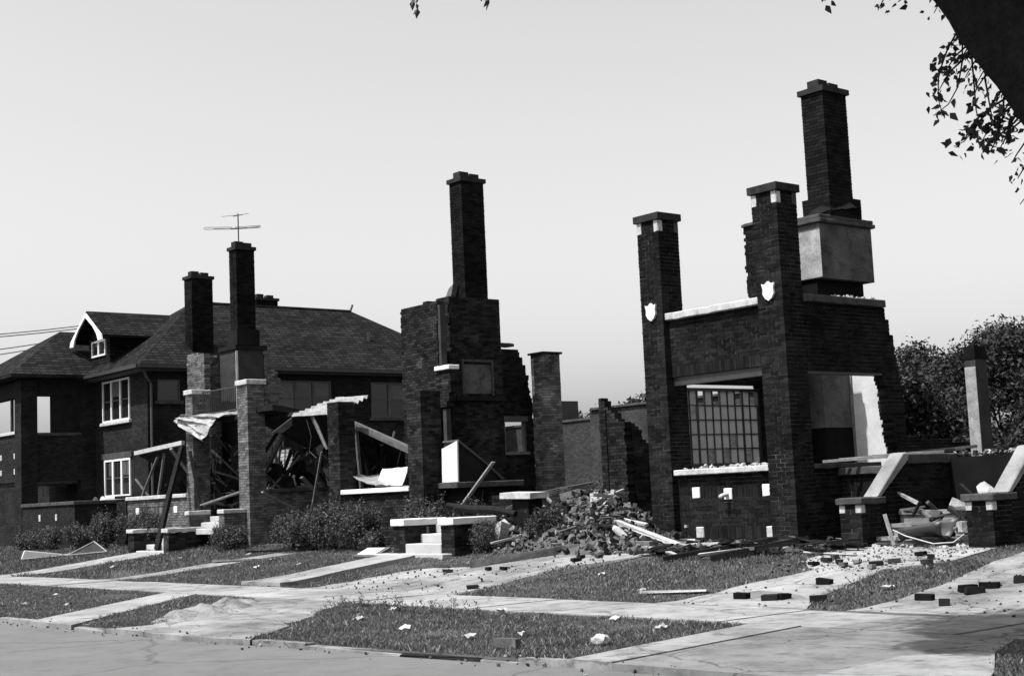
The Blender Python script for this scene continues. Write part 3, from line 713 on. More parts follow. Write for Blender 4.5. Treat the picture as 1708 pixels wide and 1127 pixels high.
# aerial
an = thing('television_aerial', (-44.25, 24.1, 10.9), 'spindly rooftop television aerial strapped to the tall left chimney', 'aerial')
part(MB().tube([(-44.25, 24.05, 10.0), (-44.25, 24.05, 11.95)], .022, 6), 'mast', 'iron', an)
part(MB().tube([(-44.6, 23.95, 11.45), (-43.9, 24.2, 11.4)], .02, 6), 'boom', 'iron', an)
part(MB().tube([(-44.5, 24.0, 11.9), (-44.0, 24.1, 11.88)], .016, 6), 'boom', 'iron', an)
def fold(c, half, d, gap=.07):
    c = Vector(c); d = Vector(d).normalized(); u_ = Vector((0, 0, gap/2))
    return MB().tube([c+d*.06+u_, c+d*half+u_, c+d*(half+.03), c+d*half-u_, c+d*.06-u_], .010, 5)
for c, half, sgn in (((-44.5, 24.0, 11.47), 1.25, -1), ((-44.5, 24.0, 11.47), 1.0, 1)):
    part(fold(c, half, (.15, sgn, .12 if sgn > 0 else -.12)), 'folded_dipole', 'iron', an)
for c, a in (((-44.2, 24.05, 11.43), 1.0), ((-43.95, 24.15, 11.40), .75)):
    c = Vector(c); part(MB().tube([c+Vector((.0, -a, -.12)), c, c+Vector((0, a*.8, .1))], .008, 5), 'element', 'iron', an)
part(MB().tube([(-44.4, 23.5, 11.82), (-44.3, 24.0, 11.9), (-44.2, 24.45, 11.98)], .008, 5), 'element', 'iron', an)
# steps
S1 = thing('entry_steps', (-40, 18.5, .35), 'low brick cheek walls with pale steps where a dark beam leans, left lawn', 'steps')
for i in range(4): part(MB().box(-40.97, -38.98, 18.55+.32*i, 20.0, .3+.17*i-.002, .3+.17*(i+1)), 'step', 'concrete', S1)
for x0, x1 in ((-41.4, -40.98), (-38.97, -38.62)):
    b2 = Brickwork(); b2.block(x0, x1, 18.5, 19.98, .3, 1.0)
    ck = part(MB().box(x0+.03, x1-.03, 18.53, 19.95, .3, .99), 'cheek_wall', 'mortarB', S1); b2.finish(ck, 'brick2', 'mortar2')
    part(MB().box(x0-.04, x1+.04, 18.45, 20.0, 1.0, 1.12), 'cap_stone', 'stone', S1)
S1b = thing('upper_steps', (-38, 19.3, .9), 'upper flight of porch steps with stone-capped cheeks before the collapsed light brick house', 'steps')
for i in range(3): part(MB().box(-38.88, -37.06, 19.35+.3*i, 20.3, .9+.17*i-.002, .9+.17*(i+1)), 'step', 'concrete', S1b)
for x0, x1 in ((-39.1, -38.89), (-37.05, -36.72)):
    b2 = Brickwork(); b2.block(x0, x1, 19.3, 19.98, .4, 1.48)
    ck = part(MB().box(x0+.03, x1-.03, 19.33, 19.95, .4, 1.47), 'cheek_wall', 'mortarB', S1b); b2.finish(ck, 'brickB', 'mortarB')
    part(MB().box(x0-.03, x1+.03, 19.26, 19.99, 1.48, 1.6), 'cap_stone', 'stone', S1b)

# ---- wreckage of the collapsed porch (parts of that house)
def sheet(corners, nu, nv, th, amp=0, freq=3, seed=0, ridge=None):
    """Bent sheet between four corners (a, b, c, d), with thickness."""
    a, b_, c, d = [Vector(p) for p in corners]; nrm = (b_-a).cross(d-a).normalized(); mb = MB()
    for side in (0, 1):
        for i in range(nu+1):
            for j in range(nv+1):
                u, v = i/nu, j/nv
                p = a.lerp(b_, u).lerp(d.lerp(c, u), v)
                h = amp*mnoise.noise(Vector((u*freq+seed, v*freq, seed*1.7)))
                if ridge: h += ridge[1]*(1 if (j % 2) else -1)
                mb.v.append(tuple(p+nrm*(h+side*th)))
    k = (nu+1)*(nv+1)
    for i in range(nu):
        for j in range(nv):
            q = [i*(nv+1)+j, (i+1)*(nv+1)+j, (i+1)*(nv+1)+j+1, i*(nv+1)+j+1]
            mb.f.append(tuple(q[::-1])); mb.f.append(tuple(x+k for x in q))
    rim = [i*(nv+1) for i in range(nu+1)]+[nu*(nv+1)+j for j in range(1, nv+1)]+[i*(nv+1)+nv for i in range(nu-1, -1, -1)]+[j for j in range(nv-1, 0, -1)]
    for i in range(len(rim)): p, q = rim[i], rim[(i+1) % len(rim)]; mb.f.append((p, q, q+k, p+k))
    return mb
part(sheet([(-39.9, 20.25, 4.25), (-35.6, 20.3, 4.30), (-34.9, 23.3, 3.7), (-39.9, 23.3, 4.2)], 10, 8, .16, .12, 3, 1), 'sagging_porch_roof', 'tar', HB)
part(sheet([(-37.6, 20.7, 4.25), (-33.2, 20.8, 4.10), (-33.0, 24.0, 2.3), (-37.5, 24.2, 2.5)], 10, 8, .12, .15, 3, 2), 'sagging_porch_roof', 'tar', HB)
part(sheet([(-44.9, 20.5, 3.50), (-41.0, 20.35, 3.62), (-41.2, 22.6, 2.2), (-44.7, 22.6, 2.1)], 9, 7, .10, .10, 3, 3), 'fallen_porch_ceiling', 'tar', HB)
part(MB().beam((-45.0, 20.42, 3.60), (-41.2, 20.28, 3.74), .12, .13, jit=.01), 'fascia_board', 'woodlight', HB)
for a, b_, wd in (((-44.6, 20.45, 2.15), (-43.4, 20.45, 3.4), .07), ((-43.5, 20.5, 2.15), (-43.0, 20.5, 3.5), .07), ((-42.9, 21.4, 2.1), (-41.3, 20.9, 3.5), .10), ((-43.7, 21.6, 2.1), (-42.3, 21.2, 3.3), .10), ((-42.0, 20.9, 1.3), (-40.7, 20.7, 3.3), .08), ((-40.1, 19.95, 3.4), (-39.3, 19.9, 1.6), .08)):
    part(MB().beam(a, b_, wd, wd*.8, jit=.01), 'fallen_rafter', 'wood' if wd < .08 else 'char', HB)
for i in range(9):
    x = -39.6+.22*i
    part(MB().beam((x, 20.6+.03*i, 3.9-.12*i), (x+.9+random.uniform(-.2, .3), 22.0+random.uniform(-.3, .4), 1.35+random.uniform(-.1, .3)), .09, .05, jit=.01), 'fallen_rafter', 'char' if i % 3 else 'wood', HB)
part(MB().beam((-39.4, 19.95, 1.75), (-37.2, 20.15, 2.1), .16, .04), 'fallen_board', 'wood', HB)
part(MB().beam((-38.9, 20.75, 3.05), (-37.3, 20.75, 3.85), .22, .04), 'fallen_board', 'wood', HB)
part(MB().beam((-36.4, 20.9, 3.75), (-35.35, 21.0, 4.15), .35, .03), 'fallen_board', 'metal', HB)
part(sheet([(-34.9, 20.5, 4.12), (-32.4, 20.35, 4.02), (-32.3, 21.4, 4.45), (-34.1, 21.5, 4.55)], 6, 15, .010, .03, 3, 5, ridge=(1, .04)), 'corrugated_awning', 'metal', HB)
part(sheet([(-40.75, 19.72, 4.36), (-40.1, 19.62, 4.48), (-37.9, 19.7, 4.30), (-38.4, 19.55, 3.62)], 10, 8, .015, .16, 5, 7), 'torn_awning_sheet', 'metal', HB)
part(sheet([(-40.1, 19.66, 4.50), (-37.8, 19.75, 4.30), (-37.7, 20.9, 4.45), (-40.1, 20.9, 4.6)], 8, 6, .015, .08, 4, 8), 'torn_awning_sheet', 'metal', HB)
part(MB().prism([(-42.6, 1.25), (-41.0, 1.25), (-40.95, 2.9), (-41.2, 3.5), (-41.75, 3.45), (-42.2, 3.0), (-42.6, 2.6)], 'y', 24.0, 24.15), 'inner_wall', 'plaster2', HB)
for i in range(22):
    a = Vector((-42.8+random.uniform(0, 1.8), 23.8, 2.2+random.uniform(0, .4))); part(MB().beam(a, a+Vector((random.uniform(-.9, .9), .05, random.uniform(.4, 1.2))), .09, .04), 'burnt_lath', 'char', HB)
for k in range(90):
    if k < 52: a = Vector((random.uniform(-44.3, -37.6), random.uniform(20.7, 22.4), random.uniform(1.4, 2.6)))
    else: a = Vector((random.uniform(-36.2, -32.8), random.uniform(21.2, 24.0), random.uniform(1.2, 2.4)))
    d = Vector((random.gauss(0, .7), random.gauss(0, .5), random.uniform(.1, 1.4))); d *= random.uniform(.8, 1.8)/max(.3, d.length)
    part(MB().beam(a, a+d, random.uniform(.05, .12), random.uniform(.03, .07), jit=.012), 'fallen_rafter', random.choice(('char', 'char', 'char', 'wood')), HB)
for k in range(17):
    x = random.choice((random.uniform(-43.8, -41), random.uniform(-39.6, -37.4), random.uniform(-36, -33.4))); y = random.uniform(20.5, 22.2); z = random.uniform(2.6, 3.9)
    part(sheet([(x, y, z), (x+random.uniform(.5, 1.1), y+.1, z+random.uniform(-.3, .3)), (x+random.uniform(.3, 1), y+.5, z-random.uniform(.5, 1.2)), (x-.1, y+.3, z-random.uniform(.3, .9))], 6, 6, .015, .25, 4, 50+k), 'hanging_roofing', random.choice(('tar', 'tar', 'char')), HB)
for k in range(7):
    x = random.uniform(-42.5, -33); y = random.uniform(20.4, 21.4); z = random.uniform(3.4, 4.1)
    part(MB().tube([(x, y, z), (x+.15, y+.05, z-.5), (x+.1, y, z-.9), (x+.3, y+.1, z-1.1)], .010, 5), 'hanging_wire', 'iron', HB)
# balcony railing between the two piers
rl = part(MB().box(-39.9, -37.15, 20.30, 20.34, 5.18, 5.22).box(-39.9, -37.15, 20.30, 20.34, 4.5, 4.54), 'railing', 'iron', HB)
for i in range(22):
    x = -39.82+i*.125; part(MB().box(x-.008, x+.008, 20.312, 20.328, 4.541, 5.179), 'baluster', 'iron', rl)
lb = thing('leaning_beam', (-39.95, 18.8, .5), 'long charred beam propped steeply from the lower steps against the porch', 'beam')
part(MB().beam((-39.93, 18.75, .5), (-40.2, 19.3, 2.1), .15, .13, jit=.012), 'beam', 'char', lb)
part(MB().beam((-40.2, 19.3, 2.1), (-40.5, 19.9, 3.6), .13, .10, jit=.012), 'beam', 'char', lb)
b1 = MB().beam((-32.35, 20.9, 3.72), (-29.85, 21.1, 2.85), .14, .16, jit=.01)
part(b1, 'fallen_beam', 'wood', H2)
part(MB().beam((-32.3, 20.95, 3.6), (-32.2, 21.0, 2.0), .08, .08), 'leaning_post', 'wood', H2)
for a, b_ in (((-33.9, 20.55, 4.05), (-33.3, 20.6, 3.15)), ((-33.75, 20.5, 4.08), (-33.25, 20.62, 3.1)), ((-33.3, 20.0, 1.0), (-32.45, 19.95, 3.0))):
    part(MB().beam(a, b_, .05, .04), 'dangling_lath', 'wood', HB)
tag(sheet([(-31.15, 20.75, 2.0), (-29.9, 20.75, 2.0), (-29.9, 20.95, 2.46), (-31.05, 20.95, 2.46)], 8, 4, .02, .06, 4, 4).build('crumpled_panel', 'white'), 'crumpled white sheet standing on the middle porch sill left of its pier', 'panel')
tag(sheet([(-31.9, 20.4, 2.32), (-30.5, 20.35, 2.02), (-30.3, 21.0, 2.02), (-31.6, 21.2, 2.3)], 6, 5, .02, .08, 4, 14).build('crumpled_panel', 'metal'), 'curled pale sheet sagging onto the middle porch floor beside the left pier', 'panel')
# tipped white metal cabinet on the porch edge
wb = thing('tipped_cabinet', (-27.5, 20.8, 2.0), 'torn white metal cabinet tipped open on the edge of the middle porch', 'cabinet')
part(MB().add([(-27.87, 20.5, 2.01), (-27.22, 20.48, 2.01), (-27.22, 20.5, 2.98), (-27.87, 20.52, 2.82), (-27.87, 20.54, 2.01), (-27.22, 20.52, 2.01), (-27.22, 20.54, 2.98), (-27.87, 20.56, 2.82)], CUBE_F), 'front_panel', 'white', wb)
part(MB().prism([(20.55, 2.01), (21.9, 2.01), (21.8, 2.12), (21.35, 2.42), (20.56, 2.97)], 'x', -27.30, -27.27), 'shaded_side_panel', 'tar', wb)  # shaded side of the white cabinet, painted dark
part(MB().prism([(20.54, 2.97), (20.56, 3.01), (21.38, 2.46), (21.9, 2.05), (21.85, 2.02), (21.34, 2.43)], 'x', -27.86, -27.22), 'lid', 'greypaint', wb)
tag(MB().beam((-26.7, 20.2, 1.45), (-26.0, 20.62, 2.42), .20, .03, jit=.01).build('leaning_board', 'woodlight'), 'pale painted board leaning upright in front of the middle porch', 'board')
tag(MB().tube([(-26.4, 19.55, 1.47), (-25.6, 19.62, 1.36), (-24.9, 19.68, 1.34), (-24.2, 19.75, 1.22)], [.06, .09, .08, .07], 8).build('charred_log', 'char'), 'charred round timber lying behind the white-capped steps', 'timber')
ls = tag(MB().obox((-24.3, 20.1, 1.62), (1.0, .55, .13), (.02, .03, .05), .02).build('loose_capstone', 'stone'), 'pale slab balanced on a broken stub at the left of the rubble heap', 'slab')
part(MB().box(-24.55, -24.0, 19.95, 20.35, .6, 1.55), 'supporting_stub', 'brick2', H2)

# ---- intact neighbour on the left
HA = thing('brick_house', (-54, 22, .5), 'intact two-storey brick house with dark hipped roof, white-gabled dormer and open porch', 'house')
part(MB().box(-57.4, -49.6, 23.0, 38.6, .4, 6.95), 'wall', 'houseA', HA)
part(MB().box(-85, -57.41, 23.2, 30, .4, 4.6), 'dark_backing', 'houseA', HA)  # added wall that darkens the view through the porch openings
def roof_hip(x0, x1, y0, y1, z0, pitch_, yb=None):
    d = (x1-x0)/2; xm = (x0+x1)/2; z1 = z0+pitch_*d
    mb = MB(); ye = (y1-d) if yb is None else yb
    t = .12
    v = [(x0, y0, z0), (x1, y0, z0), (x1, y1, z0), (x0, y1, z0), (xm, y0+d, z1), (xm, ye, z1), (x0, y0, z0-t), (x1, y0, z0-t), (x1, y1, z0-t), (x0, y1, z0-t)]
    f = [(0, 1, 4), (1, 2, 5, 4), (3, 0, 4, 5), (6, 9, 8, 7), (0, 6, 7, 1), (1, 7, 8, 2), (2, 8, 9, 3), (3, 9, 6, 0)]
    if yb is None: f.append((2, 3, 5))
    else: f.append((2, 3, 5))
    return mb.add(v, f), xm, z1
rm, xm, zr = roof_hip(-57.95, -49.05, 22.4, 39.1, 7.05, .70)
RA = part(rm, 'roof', 'shingle', HA)
part(MB().box(-57.8, -49.2, 22.55, 22.999, 6.86, 6.93).box(-49.599, -49.2, 23.0, 38.9, 6.86, 6.93), 'soffit', 'greypaint', HA)
part(MB().box(-57.97, -49.03, 22.30, 22.40, 6.93, 7.05), 'gutter', 'iron', RA); part(MB().box(-49.05, -48.95, 22.4, 39.1, 6.93, 7.05), 'gutter', 'iron', RA)
part(MB().tube([(xm, 26.9, zr), (xm, 34.6, zr)], .07, 6), 'ridge_cap', 'shingle', RA); part(MB().tube([(xm, 34.6, zr), (xm+.05, 34.7, zr+.3)], .05, 5), 'ridge_finial', 'iron', RA)
part(MB().tube([(-51.2, 34.0, 8.4), (-51.2, 34.0, 8.95)], .07, 6), 'vent_pipe', 'iron', RA)
chimney(HA, -50.55, -49.92, 25.05, 25.95, 7.0, 10.55)
chimney(HA, -57.2, -56.6, 31.6, 32.7, 8.2, 10.95)
# dormer with white bargeboards
dx = -53.98
D = part(MB().box(dx-1.05, dx+.95, 23.05, 26.5, 7.2, 8.62), 'dormer', 'shingle', HA)
part(MB().add([(dx-1.65, 22.5, 8.58), (dx, 22.5, 9.66), (dx+1.6, 22.5, 8.55), (dx-1.65, 27.2, 8.58), (dx, 27.2, 9.66), (dx+1.6, 27.2, 8.55), (dx-1.65, 22.5, 8.50), (dx, 22.5, 9.58), (dx+1.6, 22.5, 8.47), (dx-1.65, 27.2, 8.50), (dx, 27.2, 9.58), (dx+1.6, 27.2, 8.47)],
     [(0, 1, 4, 3), (1, 2, 5, 4), (6, 9, 10, 7), (7, 10, 11, 8), (0, 6, 7, 1), (1, 7, 8, 2), (2, 8, 11, 5), (0, 3, 9, 6), (3, 4, 10, 9), (4, 5, 11, 10)]), 'dormer_roof', 'shingle', D)
bp = lambda s: [(dx+s*.0, 9.57), (dx+s*1.5, 8.56), (dx+s*1.58, 8.36), (dx+s*1.22, 8.34), (dx+s*1.08, 8.62), (dx+s*.7, 8.97), (dx+s*.0, 9.40)]
part(MB().prism(bp(-1), 'y', 22.44, 22.499), 'bargeboard', 'white', D); part(MB().prism(bp(1), 'y', 22.44, 22.499), 'bargeboard', 'white', D)
part(MB().prism([(dx-1.04, 8.621), (dx+.94, 8.621), (dx, 9.45)], 'y', 23.06, 23.2), 'gable_wall', 'tar', D)
def window(par, axis, p, u0, u1, z0, z1, lights, out, fmat='white', rail=True, sillmat='stone', fw_=.05, muntins=0):
    """Framed window; axis 'x' faces -Y at plane y=p, axis 'y' faces +X at plane x=p; out = how far the frame stands proud."""
    def bx(ua, ub, q0, q1, za, zb):
        return (ua, ub, p-q1, p-q0, za, zb) if axis == 'x' else (p+q0, p+q1, ua, ub, za, zb)
    f = MB()
    f.box(*bx(u0, u1, .0, out, z1-fw_, z1)); f.box(*bx(u0, u1, 0, out, z0, z0+fw_))
    n = lights
    for i in range(n+1):
        u = u0+(u1-u0)*i/n; e = fw_*(.75 if 0 < i < n else .5)
        u = min(max(u, u0+e), u1-e); f.box(*bx(u-e, u+e, 0, out, z0+fw_+.001, z1-fw_-.001))
    wd_ = part(f, 'window', fmat, par)
    for i in range(n):
        a, b_ = u0+(u1-u0)*i/n+fw_*.8, u0+(u1-u0)*(i+1)/n-fw_*.8
        part(MB().box(*bx(a, b_, .004, .012, z0+fw_, z1-fw_)), 'pane', 'glass', wd_)
        if random.random() < .6: part(MB().box(*bx(a+(b_-a)*random.choice((0, .0, .45)), b_, .0125, .016, z0+fw_+(z1-z0)*random.choice((.05, .5, .55)), z1-fw_)), 'curtain', 'curtain', wd_)
        if rail: part(MB().box(*bx(a, b_, .017, out*.6, (z0+z1)/2-.025, (z0+z1)/2+.025)), 'sash_rail', fmat if fmat != 'white' else 'greypaint', wd_)
        for m_ in range(muntins):
            uu = a+(b_-a)*(m_+1)/(muntins+1); part(MB().box(*bx(uu-.01, uu+.01, .013, out*.5, (z0+z1)/2+.03, z1-fw_)), 'muntin', 'greypaint', wd_)
    if sillmat: part(MB().box(*bx(u0-.12, u1+.12, 0, out+.08, z0-.13, z0-.002)), 'sill', sillmat, wd_)
    return wd_
window(D, 'x', 23.05, dx-.72, dx+.62, 7.86, 8.5, 2, .06, 'white', False, None, .07)
window(HA, 'x', 23.0, -53.6, -51.1, 5.17, 6.78, 3, .05, 'white', True, 'stone', .07)
window(HA, 'x', 23.0, -53.5, -51.1, 2.25, 3.72, 3, .05, 'white', True, 'stone', .09, 1)
part(MB().box(-53.75, -50.95, 22.93, 22.999, 3.73, 3.95), 'window_lintel', 'stonedim', HA)
window(HA, 'y', -49.6, 23.4, 24.3, 5.75, 6.55, 1, .05, 'greypaint', False, 'stonedim')
window(HA, 'y', -49.6, 28.5, 31.0, 5.15, 6.6, 3, .05, 'greypaint', True, 'stonedim', .07)
window(HA, 'y', -49.6, 32.95, 34.75, 5.12, 6.6, 2, .05, 'greypaint', True, 'stonedim', .08)
window(HA, 'y', -49.6, 32.95, 34.75, 2.0, 3.55, 2, .05, 'greypaint', True, None, .08)
part(MB().box(-49.599, -49.53, 32.8, 34.9, 3.551, 3.75), 'window_lintel', 'stonedim', HA)
part(MB().tube([(-49.45, 22.8, 6.9), (-49.5, 22.95, 6.6), (-49.52, 23.12, 6.4), (-49.52, 23.12, .6)], .05, 8), 'downspout', 'greypaint', HA)
# porch of the intact house
PA = part(MB().box(-59.6, -54.32, 20.02, 22.98, .4, 1.3), 'porch_base', 'houseA', HA)
for x0, x1 in ((-55.0, -54.3), (-60.0, -59.3)): part(MB().box(x0, x1, 19.98, 20.62, .4, 6.9), 'porch_pier', 'houseA', PA)
part(MB().box(-54.9, -54.4, 22.4, 22.99, .4, 6.9), 'porch_pier', 'houseA', PA)
part(MB().box(-59.3, -55.0, 20.1, 20.4, 3.0, 4.85), 'balcony_wall', 'houseA', PA)
part(MB().box(-59.3, -55.0, 20.02, 20.46, 4.85, 4.97), 'balcony_coping', 'stone', PA)
part(MB().box(-54.75, -54.4, 20.62, 22.4, 3.0, 4.75), 'balcony_wall', 'houseA', PA)
part(MB().box(-54.8, -54.34, 20.62, 22.4, 4.75, 4.87), 'balcony_coping', 'stonedim', PA)
part(MB().box(-59.3, -54.76, 20.41, 22.98, 2.9, 3.05), 'balcony_floor', 'greypaint', PA)
part(MB().box(-59.3, -54.4, 20.1, 20.5, 6.3, 6.9), 'porch_beam', 'tar', PA); part(MB().box(-54.75, -54.4, 20.63, 22.39, 6.3, 6.9), 'porch_beam', 'tar', PA)
part(MB().box(-56.05, -55.95, 20.2, 20.3, 4.97, 6.3), 'screen_post', 'iron', PA)
for a in (-56.9, -55.4): 
    for z in (3.3, 3.9): part(MB().box(a, a+.16, 20.08, 20.2, z, z+.22), 'accent_block', 'stone', PA)
part(MB().box(-54.72, -54.45, 21.28, 22.4, 4.87, 6.3), 'porch_screen', 'tar', PA)
pm, pxm, pzr = roof_hip(-60.2, -53.85, 19.45, 25.8, 7.1, .66, 25.8)
part(pm, 'porch_roof', 'shingle', HA)
TW = part(MB().box(-54.3, -49.2, 20.0, 20.28, .4, 2.0), 'terrace_wall', 'houseA', HA)
part(MB().box(-49.48, -49.2, 20.281, 22.98, .4, 2.0), 'terrace_wall', 'houseA', HA)
part(MB().box(-54.3, -49.15, 19.94, 20.34, 2.0, 2.13), 'terrace_coping', 'stonedim', TW); part(MB().box(-49.54, -49.14, 20.341, 22.98, 2.0, 2.128), 'terrace_coping', 'stonedim', TW)
for a in (-52.6, -51.0): part(MB().box(a, a+.16, 19.985, 20.1, 1.45, 1.7), 'accent_block', 'stone', TW)
part(MB().box(-51.9, -51.55, 19.985, 20.1, 1.15, 1.3), 'accent_block', 'stonedim', TW)
part(MB().box(-54.3, -49.5, 20.29, 22.98, 1.1, 1.2), 'terrace_floor', 'concrete', HA)
# lawn chairs on the terrace: only the shell backs rise above the wall
def lawn_chair(x, y, rz, mat, label):
    t = thing('lawn_chair', (x, y, 1.2), label, 'chair', 'shell-back lawn chairs on the terrace')
    sh = []
    for i in range(13):
        a = math.pi*i/12; sh.append((x+.3*math.cos(a)*(1 if True else 0), 1.85+.42*math.sin(a)))
    sh += [(x-.22, 1.62), (x+.22, 1.62)]
    part(MB().prism(sh, 'y', y+.2, y+.23), 'backrest', mat, t)
    part(MB().box(x-.27, x+.27, y-.25, y+.22, 1.58, 1.62), 'seat', mat, t)
    for s_ in (-1, 1):
        part(MB().tube([(x+s_*.3, y-.25, 1.22), (x+s_*.3, y-.25, 1.85), (x+s_*.3, y+.15, 1.87), (x+s_*.3, y+.2, 1.8)], .014, 6), 'armrest', 'iron', t)
        part(MB().tube([(x+s_*.28, y-.27, 1.215), (x+s_*.28, y+.3, 1.215), (x+s_*.26, y+.22, 1.6)], .014, 6), 'leg', 'iron', t)
lawn_chair(-50.75, 21.2, 0, 'greypaint', 'grey shell-backed lawn chair behind the terrace wall, left of the white one')
lawn_chair(-50.2, 21.25, 0, 'white', 'white shell-backed lawn chair behind the terrace wall of the intact house')
# overhead wires to the intact house
for i, (a, b_) in enumerate((((-62, 12, 9.1), (-61.5, 26.5, 10.30)), ((-62, 12, 9.0), (-61.5, 26.5, 10.18)), ((-62, 12, 8.2), (-60.5, 24.3, 9.35)), ((-62, 12, 7.9), (-60.5, 24.0, 9.1)))):
    a, b_ = Vector(a), Vector(b_)
    pts = [a.lerp(b_, t/10)+Vector((0, 0, -.35*4*(t/10)*(1-t/10))) for t in range(11)]
    tag(MB().tube(pts, .022, 5).build('overhead_wire', 'iron'), ['uppermost overhead wire at the left edge of the sky', 'second overhead wire at the left edge, just under the top one', 'third overhead wire at the left edge, ending by the porch roof', 'lowest overhead wire at the left edge over the porch roof'][i], 'wire', 'overhead wires')
up_ = thing('utility_pole', (-62, 12, 0), 'wooden utility pole carrying the overhead wires beyond the left edge', 'pole')
part(MB().tube([(-62, 12, -.1), (-62, 12, 9.6)], [.16, .11], 10), 'shaft', 'wood', up_); part(MB().box(-62.9, -61.1, 11.94, 12.06, 9.0, 9.12), 'crossarm', 'wood', up_)

# ---- background
GB = thing('garage_building', (-42, 40, .5), 'long low brick garage with stepped parapet seen between the two ruins', 'building')
part(MB().box(-50.2, -43.4, 40, 47, .4, 4.62), 'wall', 'garage', GB); part(MB().box(-43.399, -33, 39.6, 47, .4, 4.98), 'wall', 'garage', GB)
part(MB().box(-50.3, -43.3, 39.94, 40.3, 4.62, 4.72), 'coping', 'stonedim', GB); part(MB().box(-43.3, -32.9, 39.5, 39.9, 4.98, 5.08), 'coping', 'stonedim', GB)
part(MB().box(-42.2, -41.2, 42, 43, 4.9, 6.1), 'chimney', 'garage', GB)
part(MB().box(-46.9, -46.1, 40.4, 41.4, 4.4, 5.6), 'stack', 'iron', GB)

# ---- loose debris
CH_F = CUBE_F
def chunk(mb, c, s): mb.obox(c, (s*random.uniform(.6, 1.4), s*random.uniform(.6, 1.4), s*random.uniform(.4, 1)), [random.uniform(0, 6.3) for _ in range(3)], .16)
def heap_h(x, y):
    """Height of the rubble heap between the two ruins above the ground."""
    h = .60*math.exp(-(((x+24.0)/1.7)**2+((y-21.5)/1.3)**2))+.50*math.exp(-(((x+22.6)/1.5)**2+((y-20.9)/1.0)**2))+.16*math.exp(-(((x+23.1)/.7)**2+((y-21.4)/.5)**2))
    h += .26*math.exp(-(((x+21.0)/1.7)**2+((y-19.8)/.8)**2))+.45*math.exp(-(((x+25.6)/1.2)**2+((y-20.3)/.8)**2))+.20*math.exp(-(((x+22.6)/2.4)**2+((y-19.5)/.7)**2))
    return h
hp = MB(); NX, NY = 60, 40
for i in range(NX+1):
    for j in range(NY+1):
        x = -27.6+8.6*i/NX; y = 18.4+5.0*j/NY; h = heap_h(x, y)
        hp.v.append((x, y, zt(y)+(h*(1+.22*mnoise.fractal(Vector((x*2.3, y*2.3, 4)), 1, 2, 4)) if h > .05 else -.05)+(.0)))
for i in range(NX):
    for j in range(NY): hp.f.append((i*(NY+1)+j, (i+1)*(NY+1)+j, (i+1)*(NY+1)+j+1, i*(NY+1)+j+1))
tag(hp.build('rubble_heap', 'dust'), 'dusty mound of ash and mortar under the bricks between the two ruins', 'rubble', kind='stuff')
rb = MB()
for k in range(9000):
    x, y = random.uniform(-27.2, -19.4), random.uniform(18.5, 23.0); h = heap_h(x, y)
    if h < .03 or random.random() > .30+h: continue
    chunk(rb, (x, y, zt(y)+h*1.05+random.uniform(-.02, .06)), random.choice((.02, .03, .03, .045, .05, .07, .1)))
tag(rb.build('broken_masonry', 'heapbits', fix=False), 'small broken bits of brick and mortar covering the rubble heap', 'rubble', kind='stuff')
ub = unit_for('loosebrick'); us_ = unit_for('stonechunk'); urb = unit_for('rubble')
bevm = {}
def worn_brick(mat, seed):
    me = bpy.data.meshes.new('brick'); r_ = random.Random(seed)
    bm = bmesh.new(); bmesh.ops.create_cube(bm, size=1)
    bmesh.ops.bevel(bm, geom=bm.edges[:], offset=.05, segments=1, affect='EDGES')
    for v in bm.verts: v.co += Vector([r_.uniform(-.03, .03) for _ in range(3)])
    bm.to_mesh(me); bm.free(); me.materials.append(M[mat]); return me
WB = [worn_brick('loosebrick', 0), worn_brick('darkbrick', 1), worn_brick('darkbrick', 2), worn_brick('loosebrick', 3), worn_brick('darkbrick', 4), worn_brick('rubble', 9)]; WS = []
for i in range(3):
    bm = bmesh.new(); bmesh.ops.create_icosphere(bm, subdivisions=2, radius=.55)
    for v_ in bm.verts:
        q = v_.co.normalized(); k_ = max(abs(q.x), abs(q.y), abs(q.z)); v_.co = q*(.5/(k_**.6))*(1+.35*mnoise.noise(q*1.6+Vector((i*7, 3, 1)))+.12*mnoise.noise(q*5+Vector((i, 0, 9))))
    me = bpy.data.meshes.new('broken_stone'); bm.to_mesh(me); bm.free(); me.materials.append(M['stonechunk']); WS.append(me)
def loose(x, y, z, label, group, rz=None, flat=True, size=(.205, .095, .06), me=None, name='loose_brick', cat='brick'):
    o = bpy.data.objects.new(name, me or random.choice(WB)); col.objects.link(o)
    o.scale = [size[0]*random.choice((1, 1, .95, .7, .5)), size[1]*random.uniform(.9, 1.05), size[2]*random.uniform(.9, 1.1)]
    o.rotation_euler = (random.gauss(0, .05 if flat else .7), random.gauss(0, .05 if flat else .7), random.uniform(0, 6.3) if rz is None else rz)
    o.location = (x, y, z); return tag(o, label, cat, group)
cnt = 0
while cnt < 170:
    x, y = random.uniform(-27.0, -19.3), random.gauss(20.2, 1.0); h = heap_h(x, y)
    if h < .06 or y < 18.5 or y > 22.4: continue
    loose(x, y, zt(y)+h*1.08+.05, 'loose brick lying in the rubble heap between the two ruins', 'bricks of the rubble heap', None, False); cnt += 1
for k in range(60):
    x, y = random.uniform(-19.6, -15.3), random.uniform(18.9, 19.95)
    loose(x, y, zt(y)+.05, 'loose brick strewn along the foot of the shield-marked porch', 'bricks along the porch foot', None, random.random() < .5)
    cnt += 1
for k in range(12):
    x, y = random.uniform(-14.9, -12.4), random.uniform(17.5, 18.8)
    loose(x, y, zt(y)+.06, 'loose brick on the walk just below the ruined stairs', 'bricks below the stairs')
